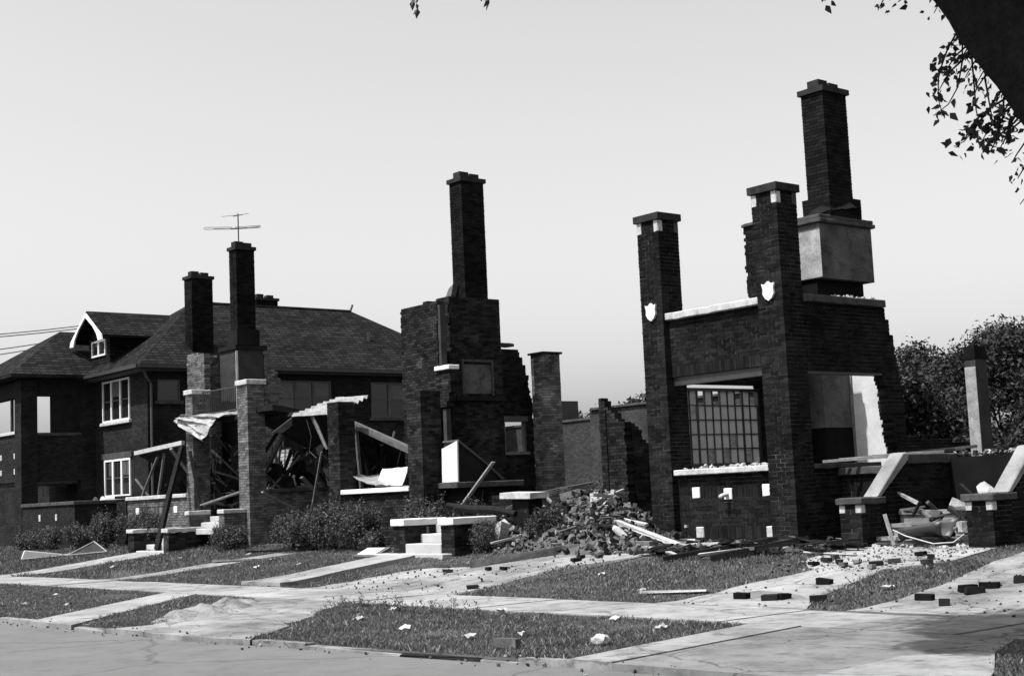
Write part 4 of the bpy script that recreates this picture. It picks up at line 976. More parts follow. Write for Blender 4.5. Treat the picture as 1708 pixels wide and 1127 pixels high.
for i, (x, y, rz) in enumerate([(-13.65, 15.15, .1), (-13.09, 15.1, .4), (-12.94, 15.22, 1.2), (-12.3, 15.14, .7), (-13.15, 16.35, .2)]):
    loose(x, y, zt(y)+.055, ['dark brick at the left end of the row on the entry walk', 'dark brick second from left of the row on the entry walk', 'small dark brick touching its neighbour in the row on the entry walk', 'dark brick at the right end of the row, by the lawn corner', 'dark brick alone higher up the entry walk'][i], 'bricks on the entry walk', rz, True, (.24, .11, .09), WB[1])
for i, (x, y, rz) in enumerate([(-10.9, 15.5, .1), (-10.39, 15.17, .5), (-10.68, 16.13, 1.3), (-10.51, 16.35, .2), (-10.3, 16.75, .6), (-10.5, 16.0, .9), (-10.05, 16.9, .2)]):
    loose(x, y, zt(y)+.06, ['dark brick nearest the lawn corner on the right-hand driveway', 'dark brick nearest the sidewalk on the right-hand driveway', 'dark brick set end-on in the middle of the right-hand driveway', 'longer dark brick behind the end-on one on the right-hand driveway', 'dark brick high up the right-hand driveway', 'small dark brick beside the end-on one on the right-hand driveway', 'farthest dark brick at the right edge of the right-hand driveway'][i], 'bricks on the right-hand driveway', rz, True, (.25, .11, .09), WB[2])
for i, (x, y) in enumerate([(-19.9, 15.2), (-21.6, 16.9), (-21.2, 16.95), (-20.4, 18.2), (-20.2, 17.9), (-20.0, 18.3), (-22.5, 16.6)]):
    loose(x, y, zt(y)+.05, 'loose brick lying on the driveway between the two ruins', 'bricks on the middle driveway')
for i, (x, y, l) in enumerate([(-11.3, 10.3, 'pale brick at the kerb end of the big verge by the apron'), (-12.0, 9.6, 'dark block half buried in the verge near the kerb')]):
    loose(x, y, .06, l, None, .4, True, (.26, .14, .11), WS[0] if i == 0 else WB[0])
# scattered scraps on the grass
scr = [(-13.2, 9.9), (-12.8, 10.4), (-14.9, 10.2), (-16.6, 10.6), (-11.8, 11.6), (-15.6, 12.3), (-13.2, 12.2), (-17.5, 11.8), (-26.2, 9.6), (-24.9, 9.9), (-28.3, 11.0), (-30.2, 16.6), (-31.0, 17.5), (-33.5, 18.2), (-36.2, 17.6), (-37.5, 16.2), (-18.2, 16.6), (-16.0, 15.4), (-46.2, 17.4), (-45.0, 18.0), (-28.9, 17.0), (-12.0, 16.1)]
for i, (x, y) in enumerate(scr):
    o = sheet([(x, y, 0), (x+random.uniform(.08, .2), y+.04, .01), (x+random.uniform(.06, .16), y+.12, .03), (x-.02, y+.1, .02)], 4, 3, .006, .05, 3, i).build('paper_scrap', random.choice(('woodlight', 'stone', 'metal')))
    o.location.z = zt(y)+.04; tag(o, 'small pale scrap littering the grass', 'litter', 'pale scraps on the grass')
def plank(a, b_, wd, th, mat, label, group=None, name='plank'):
    return tag(MB().beam(a, b_, wd, th, jit=.012).build(name, mat), label, 'plank', group)
plank((-22.45, 17.1, .30), (-21.5, 18.7, .52), .09, .13, 'wood', 'near half of the weathered timber edging the driveway')
plank((-21.5, 18.7, .53), (-20.0, 19.75, .66), .09, .12, 'wood', 'far half of the weathered timber edging the driveway, reaching the heap')
plank((-20.85, 19.6, 1.02), (-18.9, 19.3, .56), .14, .06, 'woodlight', 'pale plank sliding off the heap toward the shield-marked porch')
plank((-21.2, 19.55, .95), (-19.3, 19.25, .60), .16, .06, 'char', 'dark plank just under the pale one sliding off the heap')
plank((-21.7, 19.2, .62), (-19.4, 19.1, .60), .12, .08, 'wood', 'flat timber lying along the front of the rubble heap')
plank((-17.9, 17.9, .40), (-16.7, 19.55, .66), .16, .08, 'char', 'charred timber lying on the grass before the shield-marked porch')
plank((-16.9, 18.05, .42), (-15.9, 19.4, .66), .18, .10, 'char', 'shorter charred timber nearer the ruined stairs')
plank((-19.0, 19.3, .55), (-17.6, 19.35, .58), .20, .06, 'stonechunk', 'pale flat board at the foot of the shield-marked porch')
plank((-15.8, 15.3, .08), (-14.7, 15.6, .10), .16, .03, 'woodlight', 'thin pale board on the lawn edge by the sidewalk')
plank((-12.9, 8.86, -.04), (-11.7, 9.02, -.03), .06, .03, 'char', 'thin dark stick lying in the gutter')
plank((-34.2, 18.6, .46), (-31.6, 19.1, .5), .14, .05, 'char', 'dark board lying on the lawn under the bushes')
plank((-33.3, 17.2, .30), (-31.9, 17.6, .33), .18, .04, 'wood', 'weathered board on the left lawn by the walk')
for k in range(64):
    x, y = random.uniform(-26.4, -19.6), random.uniform(19.0, 22.0); h = zt(y)+heap_h(x, y)*1.05+.08; a = random.uniform(0, 6.3); L = random.uniform(.5, 1.6)
    plank((x, y, h), (x+L*math.cos(a), y+L*math.sin(a)*.6, max(zt(y)+.05, h+random.uniform(-.35, .25))), random.uniform(.05, .12), random.uniform(.03, .06), random.choice(('wood', 'wood', 'char', 'char', 'char', 'woodlight')), 'splintered board sticking out of the rubble heap between the ruins', 'boards in the rubble heap', 'splintered_board')
for k in range(44):
    x, y = random.uniform(-19.9, -15.3), random.uniform(18.5, 19.85); a = random.gauss(0, .7); L = random.uniform(.3, 1.3); z = zt(y)+random.uniform(.03, .16)
    plank((x, y, z), (x+L*math.cos(a), y+L*math.sin(a)*.5, max(zt(y)+.02, z+random.uniform(-.15, .12))), random.uniform(.04, .14), random.uniform(.02, .05), random.choice(('wood', 'char', 'char', 'char', 'woodlight', 'dust')), 'splintered board in the litter along the foot of the shield-marked porch', 'boards along the porch foot', 'splintered_board')
for k in range(16):
    x, y = random.uniform(-14.5, -12.9), random.uniform(19.3, 20.5); z = .5+.6*(y-19.4)+.12; a = random.uniform(0, 6.3); L = random.uniform(.25, .8)
    plank((x, y, z), (x+L*math.cos(a)*.7, y+L*math.sin(a)*.4, z+random.uniform(-.05, .25)), random.uniform(.04, .1), random.uniform(.02, .04), random.choice(('wood', 'char', 'char')), 'splintered board lying in the debris on the ruined stairs', 'boards on the ruined stairs', 'splintered_board')
for k in range(26):
    x, y = random.uniform(-14.4, -12.9), random.uniform(19.5, 20.6)
    if random.random() > (x+14.6)/1.7: continue
    loose(x, y, .53+.2*int((y-19.42)/.335)+random.uniform(0, .03), 'broken brick tumbled onto the ruined stairs', 'bricks on the ruined stairs', None, False)
for k in range(4):
    tag(MB().tube([(-25.8+.2*k, 20.2, 1.15+.05*k), (-24.6, 20.6, 1.5+.05*k), (-23.3+.1*k, 21.0, 1.75+.03*k)], .012, 5).build('bent_rod', 'iron'), 'thin bent rod lying across the top of the rubble heap', 'rod', 'rods on the rubble heap')
for i, (x, y, z, s_) in enumerate([(-24.05, 21.2, 1.55, .42), (-20.45, 19.35, .78, .34), (-22.9, 20.9, 1.45, .3)]):
    o = loose(x, y, z, ['large pale stone on the crest of the rubble heap', 'rounded white stone low on the right of the rubble heap', 'pale stone halfway up the rubble heap'][i], None, .3, False, (s_*1.5, s_*.8, s_*.5), WS[i] if i else WB[5], 'broken_stone', 'stone')
tag(MB().obox((-23.75, 18.95, .72), (.16, .32, .75), (.05, .25, .3), .08).build('tilted_slab', 'stonechunk'), 'pale slab stuck upright in the lawn by the round bush', 'slab')
# rubble on sills and stairs
for (nm, lab, x0, x1, y0, y1, z, n_) in (('sill_rubble', 'crumbs of mortar along the window sill of the shield-marked porch', -19.5, -17.3, 20.1, 20.45, 1.975, 60), ('landing_rubble', 'broken bricks heaped behind the stair landing', -15.2, -12.9, 22.3, 23.3, 2.0, 140), ('coping_rubble', 'crumbs of masonry left on the upper side coping', -16.85, -16.6, 21.6, 22.9, 5.06, 70),
        ('walk_dust', 'pale mortar crumbs spilled on the walk below the ruined stairs', -15.0, -12.3, 17.3, 19.3, None, 600), ('lawn_crumbs', 'crumbs of brick and mortar sprinkled on the lawn before the shield-marked porch', -20, -14.5, 16.9, 18.8, None, 200), ('stair_rubble', 'mortar crumbs spread over the ruined stairs', -14.6, -12.8, 19.4, 19.7, .49, 150), ('foot_rubble', 'fine broken masonry strewn along the foot of the right-hand porch', -19.5, -15.0, 18.6, 19.9, None, 900), ('drive_grit', 'fine grit scattered over the middle driveway', -24, -19.5, 14.6, 19, None, 260), ('drive_grit', 'fine grit scattered over the right-hand driveway and walk', -14.3, -8, 14.4, 18, None, 220), ('kerb_grit', 'grit and crumbs lying along the kerb', -24, -9, 8.0, 9.5, -.05, 900)):
    mb = MB()
    for k in range(n_):
        x, y = random.uniform(x0, x1), random.uniform(y0, y1); s_ = random.choice((.02, .03, .04, .07)) if z is not None and nm != 'kerb_grit' else random.choice((.008, .012, .02, .03) if 'grit' in nm or nm in ('walk_dust', 'lawn_crumbs') else (.025, .04, .06, .1))
        zz = zt(y)+.02 if z is None else z
        if nm == 'kerb_grit' and abs(y-curb_y(x)) > abs(random.gauss(0, .16)): continue
        if nm == 'kerb_grit': zz = -.05 if y < curb_y(x) else .02
        chunk(mb, (x, y, zz+s_*.25), s_)
    tag(mb.build(nm, 'stonechunk' if nm in ('sill_rubble', 'stair_rubble', 'coping_rubble') else 'ashbits' if nm in ('foot_rubble', 'lawn_crumbs', 'drive_grit') else 'rubble', fix=False), lab, 'rubble', kind='stuff')
for i, (x, y, z, s_) in enumerate([(-13.1, 20.55, 1.3, .38), (-12.95, 20.2, 1.02, .42), (-13.3, 20.15, 1.0, .26), (-13.8, 20.1, .98, .22), (-13.55, 20.4, 1.12, .24), (-13.0, 19.75, .8, .24)]):
    loose(x, y, z, 'broken stone block tumbled onto the ruined stairs', 'stone blocks on the stairs', None, False, (s_*1.2, s_, s_*.7), WS[i % 3] if i < 2 else WB[5], 'broken_stone', 'stone')
# dented tub on the stairs
tb = thing('dented_tub', (-13.6, 19.7, .6), 'dented dark metal tub lying on its side on the ruined stairs', 'tub')
tm = MB(); N = 14; K = 6
for side in (0, 1):
    for i in range(K+1):
        u = i/K; xx = -14.05+.85*u; rr = (.20+.06*u)-.012*side
        for k in range(N+1):
            a = math.pi*(1.0+1.05*k/N); d = 1+.22*mnoise.noise(Vector((u*2.2, math.cos(a)*1.4, math.sin(a)*1.4+2)))
            tm.v.append((xx+.05*math.cos(a*2), 19.52+rr*d*math.cos(a)*.9, .82+rr*d*math.sin(a)+.10*u))
W_ = N+1; o2 = (K+1)*W_
for i in range(K):
    for k in range(N):
        q = (i*W_+k, i*W_+k+1, (i+1)*W_+k+1, (i+1)*W_+k); tm.f.append(q); tm.f.append(tuple(o2+x for x in q[::-1]))
for k in range(N):
    tm.f.append((k, k+1, o2+k+1, o2+k)); e_ = K*W_; tm.f.append((e_+k, e_+k+1, o2+e_+k+1, o2+e_+k))
for i in range(K):
    tm.f.append((i*W_, (i+1)*W_, o2+(i+1)*W_, o2+i*W_)); tm.f.append((i*W_+N, (i+1)*W_+N, o2+(i+1)*W_+N, o2+i*W_+N))
part(tm, 'shell', 'iron', tb, True)
part(MB().tube([(-14.05, 19.27, .80), (-13.8, 19.26, .70), (-13.3, 19.25, .58), (-12.95, 19.28, .60), (-12.82, 19.38, .72)], .011, 6), 'rim_wire', 'stone', tb)
plank((-14.35, 19.5, 1.05), (-14.1, 19.35, .55), .05, .03, 'wood', 'short stick leaning on the left cheek of the ruined stairs')
for i in range(5):
    plank((-16.5+.1*i, 20.7+.35*i, 1.98+.02*i), (-15.2+.15*i, 22.2+.12*i, 2.05+.02*i), .05, .04, random.choice(('char', 'wood')), 'charred lath lying across the porch sill beside the stairs', 'laths on the porch sill', 'charred_lath')
# screen frames on the left lawn, framed picture panel by the steps
sf = thing('window_screen', (-45.5, 17.6, .3), 'bent pale-framed window screen thrown on the left lawn', 'screen')
P = [Vector(p) for p in ((-46.5, 17.2, .55), (-46.1, 16.95, .30), (-44.6, 17.9, .38), (-43.5, 18.3, .78), (-43.0, 18.5, .46))]
for a, b_ in ((0, 1), (1, 2), (0, 2), (2, 3), (3, 4), (2, 4)): part(MB().beam(P[a], P[b_], .035, .02), 'frame_rail', 'woodlight', sf)
part(MB().add([P[0], P[1], P[2], P[0]+Vector((0, .01, 0)), P[1]+Vector((0, .01, 0)), P[2]+Vector((0, .01, 0))], [(0, 1, 2), (5, 4, 3), (0, 3, 4, 1), (1, 4, 5, 2), (2, 5, 3, 0)]), 'mesh_panel', 'greypaint', sf)
part(MB().add([P[2], P[3], P[4], P[2]+Vector((0, .01, 0)), P[3]+Vector((0, .01, 0)), P[4]+Vector((0, .01, 0))], [(0, 1, 2), (5, 4, 3), (0, 3, 4, 1), (1, 4, 5, 2), (2, 5, 3, 0)]), 'mesh_panel', 'greypaint', sf)
tv = thing('framed_panel', (-27.4, 18.1, .36), 'dark-framed pale panel lying tilted on the lawn left of the white-capped steps', 'panel')
part(MB().obox((-27.4, 18.1, .47), (.75, .5, .06), (.35, 0, .15)), 'frame', 'wood', tv)
part(MB().obox((-27.41, 18.086, .51), (.58, .36, .012), (.35, 0, .15)), 'face', 'white', tv)

# ------------------------------------------------------------------ vegetation
def leaf_cloud(centers, n, leaf, seed, squash=1.0, shell=.55):
    """Leaf-sized quads spread through a set of ellipsoids (cx,cy,cz,rx,ry,rz)."""
    r_ = np.random.default_rng(seed); c = np.array(centers, float)
    vol = (c[:, 3]*c[:, 4]*c[:, 5])**.75; idx = r_.choice(len(c), n, p=vol/vol.sum())
    d = r_.normal(size=(n, 3)); d /= np.linalg.norm(d, axis=1)[:, None]
    rad = shell+(1-shell)*r_.random(n); rad *= 1+.22*r_.normal(size=n)
    p = c[idx, :3]+d*rad[:, None]*c[idx, 3:]
    nrm = d*.5+r_.normal(size=(n, 3))*.7+np.array([0, 0, .35]); nrm /= np.linalg.norm(nrm, axis=1)[:, None]
    t = np.cross(nrm, r_.normal(size=(n, 3))); t /= np.linalg.norm(t, axis=1)[:, None]; b_ = np.cross(nrm, t)
    s_ = leaf*(.6+.8*r_.random(n))[:, None]
    v = np.stack([p-t*s_, p+b_*s_*.45+nrm*s_*.12, p+t*s_, p-b_*s_*.45+nrm*s_*.12], 1).reshape(-1, 3)
    return v
def quads(v, name, mat, parent=None):
    n = len(v)//4; me = bpy.data.meshes.new(name)
    me.vertices.add(len(v)); me.vertices.foreach_set('co', v.astype(np.float32).ravel())
    me.loops.add(len(v)); me.loops.foreach_set('vertex_index', np.arange(len(v), dtype=np.int32))
    me.polygons.add(n); me.polygons.foreach_set('loop_start', np.arange(0, len(v), 4, dtype=np.int32)); me.polygons.foreach_set('loop_total', np.full(n, 4, np.int32))
    me.update(); me.validate(); me.materials.append(M[mat])
    o = bpy.data.objects.new(name, me); col.objects.link(o)
    if parent is not None:
        o.parent = parent; o.matrix_parent_inverse = Matrix.Translation(-parent.location)
    return o
def bush(x, y, w_, d_, h_, label, seed, n=2600, leaf=.034, name='bush', mat='bushleaf'):
    n = int(n*2.6); w_ *= 1.12; h_ *= 1.12
    z = zt(y); t = thing(name, (x, y, z), label, 'bush', 'bushes along the house fronts')
    r_ = random.Random(seed); cs = []
    for k in range(22):
        a = r_.uniform(0, 6.3); q = r_.uniform(.2, .85)
        hh = r_.uniform(.35, .8)*h_
        cs.append((x+w_*q*math.cos(a), y+d_*q*math.sin(a), z+hh*.75, w_*r_.uniform(.14, .32), d_*r_.uniform(.18, .34), h_*r_.uniform(.12, .28)))
    cs.append((x, y, z+h_*.38, w_*.7, d_*.7, h_*.38))
    quads(leaf_cloud(cs, n, leaf, seed), 'foliage', mat, t)
    st = MB()
    for k in range(7):
        a = r_.uniform(0, 6.3); st.tube([(x, y, z), (x+w_*.3*math.cos(a), y+d_*.3*math.sin(a), z+h_*.4), (x+w_*.6*math.cos(a), y+d_*.6*math.sin(a), z+h_*r_.uniform(.6, .95))], [.02, .014, .005], 5)
    part(st, 'stems', 'bark', t)
bush(-33.0, 19.35, .75, .6, 1.15, 'low dark bush at the left end of the clump by the narrow pier', 1)
bush(-31.9, 19.1, .7, .6, 1.0, 'bush below the narrow pier of the middle porch', 2)
bush(-30.6, 19.15, .85, .65, 1.35, 'tallest bush of the clump under the white porch sill', 3, 3600)
bush(-29.5, 19.2, .7, .6, 1.3, 'bush at the right end of the clump under the white porch sill', 4)
bush(-27.0, 19.35, .55, .5, 1.35, 'loose bush against the middle porch pier behind the white-capped steps', 5, 2000)
bush(-25.9, 19.9, .45, .4, 1.2, 'thin bush behind the white-capped steps, in front of the dark porch', 6, 1200)
bush(-41.6, 19.3, .95, .55, 1.35, 'bush in front of the collapsed house porch wall', 7, 3400)
bush(-36.0, 19.0, .8, .55, .85, 'low bush at the foot of the light brick pier', 8, 2600)
bush(-44.9, 19.3, .9, .5, 1.4, 'bush at the corner of the terrace wall', 9, 3000)
bush(-46.6, 19.1, .8, .5, 1.0, 'bush before the dark side of the terrace wall', 10)
bush(-49.3, 19.0, .9, .5, .9, 'leftmost low bush below the terrace wall accents', 11)
bush(-50.9, 18.9, 1.0, .5, .8, 'low bush at the foot of the intact house, near the left edge', 12)
bush(-23.0, 19.5, .45, .4, .95, 'scrubby bush growing through the rubble heap', 13, 1500)
bush(-28.3, 18.7, .4, .35, .6, 'small bush left of the white-capped steps', 14, 1100)
bush(-27.8, 26.0, 1.0, .8, 1.6, 'weedy bush inside the middle ruin by the rear corner pier', 17, 2600)
bush(-25.6, 24.4, 1.0, .8, 1.5, 'weedy bush behind the rubble heap', 18, 2400)
rbz = zt(18.9); RBu = thing('round_bush', (-23.95, 18.75, rbz), 'small clipped round bush right of the white-capped steps', 'bush')
quads(leaf_cloud([(-23.95, 18.75, rbz+.34, .33, .33, .33)], 5200, .022, 31, shell=.72), 'foliage', 'bushleaf', RBu)
part(MB().tube([(-23.95, 18.75, rbz-.05), (-23.95, 18.75, rbz+.3)], .03, 6), 'stem', 'bark', RBu)
def tree(x, y, h, wdt, label, seed, n=9000, leaf=.16, mat='farleaf', base=.55, group='trees behind the houses', low=.25):
    t = thing('tree', (x, y, base), label, 'tree', group); r_ = random.Random(seed); tr = MB()
    top = Vector((x+r_.uniform(-.3, .3), y, base+h*.75)); tr.tube([(x, y, base-.1), (x+r_.uniform(-.1, .1), y, base+h*.3), top], [h*.028, h*.02, h*.006], 8)
    cs = []
    for k in range(18):
        a = r_.uniform(0, 6.3); zz = base+h*r_.uniform(low, .93); q = wdt*math.sqrt(max(.05, 1-((zz-base)/h-.5)**2*2.6))*r_.uniform(.25, .85)
        c = Vector((x+q*math.cos(a), y+q*math.sin(a), zz)); s_ = wdt*r_.uniform(.22, .42)
        cs.append((c.x, c.y, c.z, s_, s_, s_*.75))
        tr.tube([(x, y, base+h*.25+(zz-base)*.3), (x*.5+c.x*.5, y*.5+c.y*.5, zz-h*.05), c], [h*.010, h*.006, h*.002], 5)
    part(tr, 'trunk', 'bark', t); quads(leaf_cloud(cs, n, leaf, seed, shell=.35), 'crown', mat, t)
TR = [(-39.5, 56, 7.2, 3.0, 'smaller tree at the left end of the dark grove behind the right ruin'), (-36.6, 56, 9.0, 3.3, 'rounded tree second from left in the dark grove'), (-34.0, 57, 10.4, 3.0, 'tallest pointed tree of the dark grove'), (-31.0, 56, 10.0, 3.2, 'tree rising behind the lone plastered post'), (-28.0, 56, 9.6, 3.0, 'tree of the dark grove just right of the plastered post'), (-25.0, 56, 9.4, 3.0, 'tree at the right edge of the dark grove'), (-22.0, 56, 9.2, 3.0, 'grove tree half beyond the right edge of the view')]
for i, (x, y, h, wd, l) in enumerate(TR): tree(x, y, h*.88, wd*1.15, l, 40+i, 42000, .10, low=.04)
for i, (x, y, h, wd, l) in enumerate([(-32.5, 46, 5.0, 2.8, 'low shrubby tree in front of the dark grove at left'), (-28.5, 46, 4.6, 2.8, 'low shrubby tree in front of the dark grove, middle'), (-24.5, 46, 4.6, 2.8, 'low shrubby tree in front of the dark grove at right'), (-20.5, 46, 4.8, 2.8, 'low shrubby tree beyond the right stair cheek')]): tree(x, y, h, wd*1.2, l, 70+i, 22000, .10, low=.03)
for i, (x, y, h, wd, l) in enumerate([(-58.5, 52, 6.0, 2.0, 'leafy tree peeping over the garage next to the rear corner pier'), (-55.4, 52, 5.7, 2.0, 'leafy tree peeping over the lower garage parapet'), (-50.0, 50, 5.9, 1.8, 'thin tree showing over the higher garage parapet')]): tree(x, y, h, wd, l, 90+i, 3500, .13)

# ---- street tree leaning in at the right edge
TT = thing('street_tree', (-3.9, 10.4, 0), 'big leaning street tree whose dark trunk crosses the upper right corner', 'tree')
trunk = [(-3.7, 10.4, -.1), (-3.85, 10.4, .8), (-4.25, 10.3, 2.2), (-4.85, 10.2, 3.4), (-5.50, 10.1, 4.5), (-6.2, 10.0, 5.75), (-7.0, 9.8, 7.3), (-7.6, 9.6, 9.0)]
fine = []; rad_ = []
R0 = [.52, .44, .40, .385, .37, .35, .27, .14]
for i in range(len(trunk)-1):
    for q in range(8):
        f_ = q/8; fine.append(Vector(trunk[i]).lerp(Vector(trunk[i+1]), f_)); rad_.append(R0[i]*(1-f_)+R0[i+1]*f_)
tk = MB().tube(fine, rad_, 28)
for i, v_ in enumerate(tk.v):
    p = Vector(v_); c_ = fine[i//28]; d_ = p-c_; k_ = 1+.10*mnoise.noise(Vector((math.atan2(d_.y, d_.x)*2.2, p.z*.5, 1)))+.10*mnoise.noise(p*1.3)+.05*mnoise.noise(p*5)
    tk.v[i] = tuple(c_+d_*k_)
part(tk, 'trunk', 'bark', TT, True)
br = MB()
for a, b_, c in (((-6.6, 9.9, 6.5), (-8.2, 9.3, 7.9), (-9.6, 9.0, 8.6)), ((-6.9, 9.8, 7.2), (-6.0, 11.0, 8.5), (-5.2, 12.0, 9.3)), ((-5.0, 10.2, 3.7), (-4.0, 9.5, 5.5), (-3.2, 9.0, 7.4)), ((-6.4, 9.9, 6.2), (-5.2, 9.2, 7.4), (-4.6, 8.6, 8.8)), ((-8.0, 9.3, 7.8), (-10.3, 9.6, 8.5), (-13.3, 9.8, 8.45))):
    br.tube([a, b_, c], [.16, .10, .05], 8)
part(br, 'limb', 'bark', TT, True)
cs = []
for (x, y, z, s_) in [(-9.4, 9.2, 8.8, 1.3), (-8.2, 10.0, 9.6, 1.5), (-6.6, 10.6, 9.8, 1.6), (-5.0, 11.8, 9.5, 1.6), (-3.4, 9.2, 8.0, 1.7), (-4.6, 8.4, 9.2, 1.6), (-7.0, 8.4, 9.6, 1.5), (-3.0, 11.4, 8.4, 1.6), (-2.2, 10.0, 9.5, 1.6), (-9.2, 10.6, 8.3, .9), (-8.8, 9.7, 7.9, .8), (-4.0, 10.5, 10.6, 1.6), (-6.2, 7.6, 8.2, 1.3), (-5.0, 7.0, 8.4, 1.4), (-7.6, 7.8, 9.0, 1.3), (-6.6, 8.6, 8.0, .9), (-9.6, 9.9, 8.0, .7), (-9.3, 8.6, 8.2, .7), (-8.4, 8.8, 8.6, 1.0), (-5.6, 8.9, 7.4, .7)]:
    cs.append((x, y, z, s_, s_, s_*.7))
quads(np.concatenate([leaf_cloud(cs, 70000, .085, 5, shell=.15), leaf_cloud([(-9.3, 9.0, 8.1, .5, .6, .4), (-8.9, 8.5, 8.1, .7, .6, .4), (-8.7, 9.2, 8.2, .9, .8, .5), (-8.3, 8.2, 8.0, .8, .8, .5), (-9.1, 9.7, 8.2, .6, .5, .4), (-8.9, 7.5, 8.1, .4, .3, .3), (-8.4, 7.4, 8.0, .7, .5, .4), (-8.6, 10.3, 8.3, .6, .4, .3)], 36000, .072, 8, shell=.1)]), 'crown', 'leaf', TT)
# hanging twigs with single leaves, seen against the sky
tw = MB(); lv = []
def twig(a, dirs, nl, seed, ls_=.05):
    r_ = random.Random(seed); p = Vector(a); pts = [p.copy()]
    for d in dirs:
        p = p+Vector(d); pts.append(p.copy())
    tw.tube(pts, [.009*(1-.8*i/len(pts)) for i in range(len(pts))], 5)
    root = min([Vector(t_) for t_ in trunk]+[Vector((-13.3, 9.8, 8.45)), Vector((-12.3, 9.75, 8.47)), Vector((-11.3, 9.7, 8.48)), Vector((-5.85, 10.05, 5.1)), Vector((-5.2, 10.15, 4.0))], key=lambda t_: (t_-Vector(a)).length)
    if root.z < 8.0: root = root.lerp(Vector(a), .35)
    tw.tube([root, root.lerp(Vector(a), .55)+Vector((0, 0, .06)), Vector(a)], [.014, .011, .009], 5)
    for k in range(nl):
        f = r_.uniform(.25, 1)*(len(pts)-1); i = min(int(f), len(pts)-2); q = pts[i].lerp(pts[i+1], f-i)+Vector([r_.gauss(0, .045) for _ in range(3)])
        t = Vector((r_.gauss(0, .6), r_.gauss(0, .6), r_.gauss(-.6, .5))).normalized(); u_ = t.cross(Vector((r_.gauss(0, 1), r_.gauss(0, 1), r_.gauss(0, .5)))).normalized()
        L = ls_*r_.uniform(.7, 1.25); n_ = t.cross(u_)
        for half in (1, -1):
            lv.extend([q, q+t*L*.45+u_*half*L*.42+n_*.006, q+t*L*1.05+u_*half*L*.16, q+t*L*1.35])
TWG = [((-6.35, 10.05, 5.2), [(-.10, .0, -.12), (-.10, 0, -.18), (-.02, 0, -.20), (.03, 0, -.15)], 26), ((-6.30, 10.05, 5.15), [(-.02, 0, -.2), (-.06, 0, -.2), (-.10, 0, -.12), (-.15, 0, -.06)], 18), ((-6.2, 10.0, 4.95), [(-.0, 0, -.2), (.0, 0, -.25), (.04, 0, -.2)], 14), ((-6.1, 10.0, 4.75), [(.02, 0, -.2), (.02, 0, -.2)], 14),
       ((-6.0, 10.0, 4.6), [(-.06, 0, -.1), (-.15, 0, -.12), (-.12, 0, -.1), (-.1, 0, -.02)], 26), ((-5.95, 10.0, 4.55), [(-.02, 0, -.15), (-.08, 0, -.15), (-.1, 0, -.05)], 22), ((-5.85, 10.0, 4.4), [(-.08, 0, -.1), (-.06, 0, -.12)], 12), ((-5.6, 10.0, 4.2), [(-.05, 0, -.15), (-.1, 0, -.25), (-.14, 0, -.12)], 5), ((-5.55, 10.0, 4.1), [(-.02, 0, -.1), (-.02, 0, -.12)], 12),
       ((-6.65, 9.95, 6.0), [(-.08, 0, -.2), (-.02, 0, -.25)], 12), ((-7.2, 9.8, 6.4), [(-.1, 0, -.3), (-.1, 0, -.25), (-.05, 0, -.1)], 14), ((-6.6, 10, 5.8), [(-.1, 0, -.15), (-.15, 0, -.05)], 8),
       ((-12.9, 9.8, 8.3), [(-.4, 0, -.3), (-.2, 0, -.3), (-.02, 0, -.15)], 22), ((-12.0, 9.8, 8.2), [(-.1, 0, -.5), (-.05, 0, -.35), (0, 0, -.16)], 12)]
for i, (a, d, nl) in enumerate(TWG): twig(a, d, nl, 200+i, .06 if a[0] > -11 else .09)
AX = Matrix((rt, up, fw)).transposed()
def spot(px, py, y):
    d = fw*2372+rt*(px-854)-up*(py-563.5); return CAM+d*(y/d.y)
for i, (px, py, nl) in enumerate([(1588, 70, 26), (1600, 98, 30), (1575, 118, 34), (1612, 120, 22), (1625, 150, 26), (1568, 142, 18), (1650, 178, 24), (1662, 200, 30), (1640, 226, 34), (1612, 222, 26), (1670, 238, 34), (1652, 246, 24), (1700, 288, 26), (1560, 12, 16), (1466, 8, 12), (1690, 262, 12), (1632, 128, 20), (1676, 214, 20)]):
    p = spot(px, py, 10.0+.1*(i % 3)); twig(p+Vector((.22, .02, .16)), [(-.12, 0, -.06), (-.08, 0, -.08), (-.05, 0, -.06)], int(nl*.7), 400+i, .044)
part(tw, 'twigs', 'bark', TT)['kind'] = 'stuff'
quads(np.array([tuple(p) for p in lv]), 'hanging_leaves', 'leaf', TT)

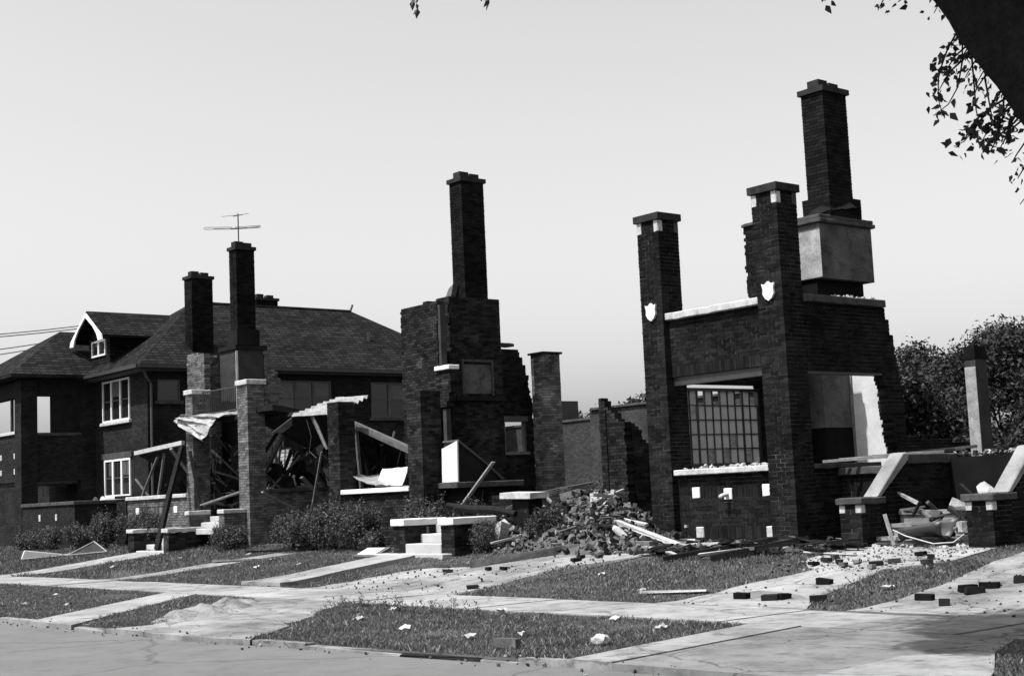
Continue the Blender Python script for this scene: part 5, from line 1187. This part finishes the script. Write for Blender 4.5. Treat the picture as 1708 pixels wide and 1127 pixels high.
# ---- grass
def blades(n, x0, x1, y0, y1, seed, hgt=.07, wdt=.012, extra=None):
    r_ = np.random.default_rng(seed); x = r_.uniform(x0, x1, n); y = r_.uniform(y0, y1, n)
    ok = y > np.interp(x, [p[0] for p in CURB], [p[1] for p in CURB])+.12
    ex, ey = x+r_.normal(0, .05, n), y+r_.normal(0, .05, n)
    for pl in PAVED: ok &= ~inpoly(ex, ey, pl)
    if extra: ok &= extra(x, y)
    x, y = x[ok], y[ok]; n = len(x); z = np.interp(y, YB, ZB)
    cl = np.array([mnoise.noise(Vector((a*.9, b_*.9, 3))) for a, b_ in zip(x, y)])
    c2 = np.array([mnoise.fractal(Vector((a*.55, b_*.55, 8)), 1, 2, 3) for a, b_ in zip(x, y)])
    keep = r_.random(n) < np.clip(1.0-1.5*(c2-.12), .12, 1)
    x, y, z, cl = x[keep], y[keep], z[keep], cl[keep]; n = len(x)
    h = hgt*(.4+.9*r_.random(n)**1.5)*(1+.9*cl); a = r_.uniform(0, 6.28, n); w_ = wdt*(.7+.6*r_.random(n))
    lx, ly = r_.normal(0, .6, n)*h, r_.normal(0, .6, n)*h
    p0 = np.stack([x-np.cos(a)*w_, y-np.sin(a)*w_, z-.01], 1); p1 = np.stack([x+np.cos(a)*w_, y+np.sin(a)*w_, z-.01], 1)
    p2 = np.stack([x+lx*.6+np.cos(a)*w_*.5, y+ly*.6+np.sin(a)*w_*.5, z+h*.7], 1); p3 = np.stack([x+lx, y+ly, z+h], 1)
    return np.stack([p0, p1, p2, p3], 1).reshape(-1, 3)
hs = lambda x, y: ~((y > 19.9) & (x > -62))
v = np.concatenate([blades(230000, -34, -5.5, 8.4, 12.75, 1, .036, .007), blades(40000, -62, -34, 8.4, 12.75, 2, .06, .014), blades(200000, -34, -8, 14.3, 20.2, 3, .042, .009, hs), blades(60000, -62, -34, 14.3, 20.2, 4, .075, .016, hs)])
tag(quads(v, 'grass', 'grass'), 'rough dark grass of the lawns and street verges', 'grass', kind='stuff')
v = np.concatenate([blades(22000, -34, -6, 8.4, 12.7, 5, .05, .008), blades(30000, -40, -10, 14.3, 19.6, 6, .05, .010, hs), blades(9000, -25.6, -21.5, 17.4, 19.6, 7, .05, .010, hs)])
tag(quads(v, 'dry_grass', 'drygrass'), 'dry pale blades mixed through the grass', 'grass', kind='stuff')
# weeds along the sidewalk edge of the big verge
wv = []
for k in range(110):
    x, y = random.uniform(-20.5, -15.5), random.uniform(11.4, 12.75)
    if any(inpoly(np.array([x]), np.array([y]), pl)[0] for pl in PAVED): continue
    h = random.uniform(.08, .24)
    for q in range(int(14*h/.2)):
        z = h*random.random(); a = random.uniform(0, 6.3); L = random.uniform(.03, .07); p = Vector((x+random.gauss(0, .02), y+random.gauss(0, .02), z)); d = Vector((math.cos(a), math.sin(a), .7)).normalized(); s_ = d.cross(Vector((0, 0, 1))).normalized()*.010
        wv += [p-s_, p+s_, p+d*L+s_*.5, p+d*L*1.2]
tag(quads(np.array([tuple(p) for p in wv]), 'weeds', 'bushleaf'), 'straggling weeds along the sidewalk edge of the verge', 'weeds', kind='stuff')
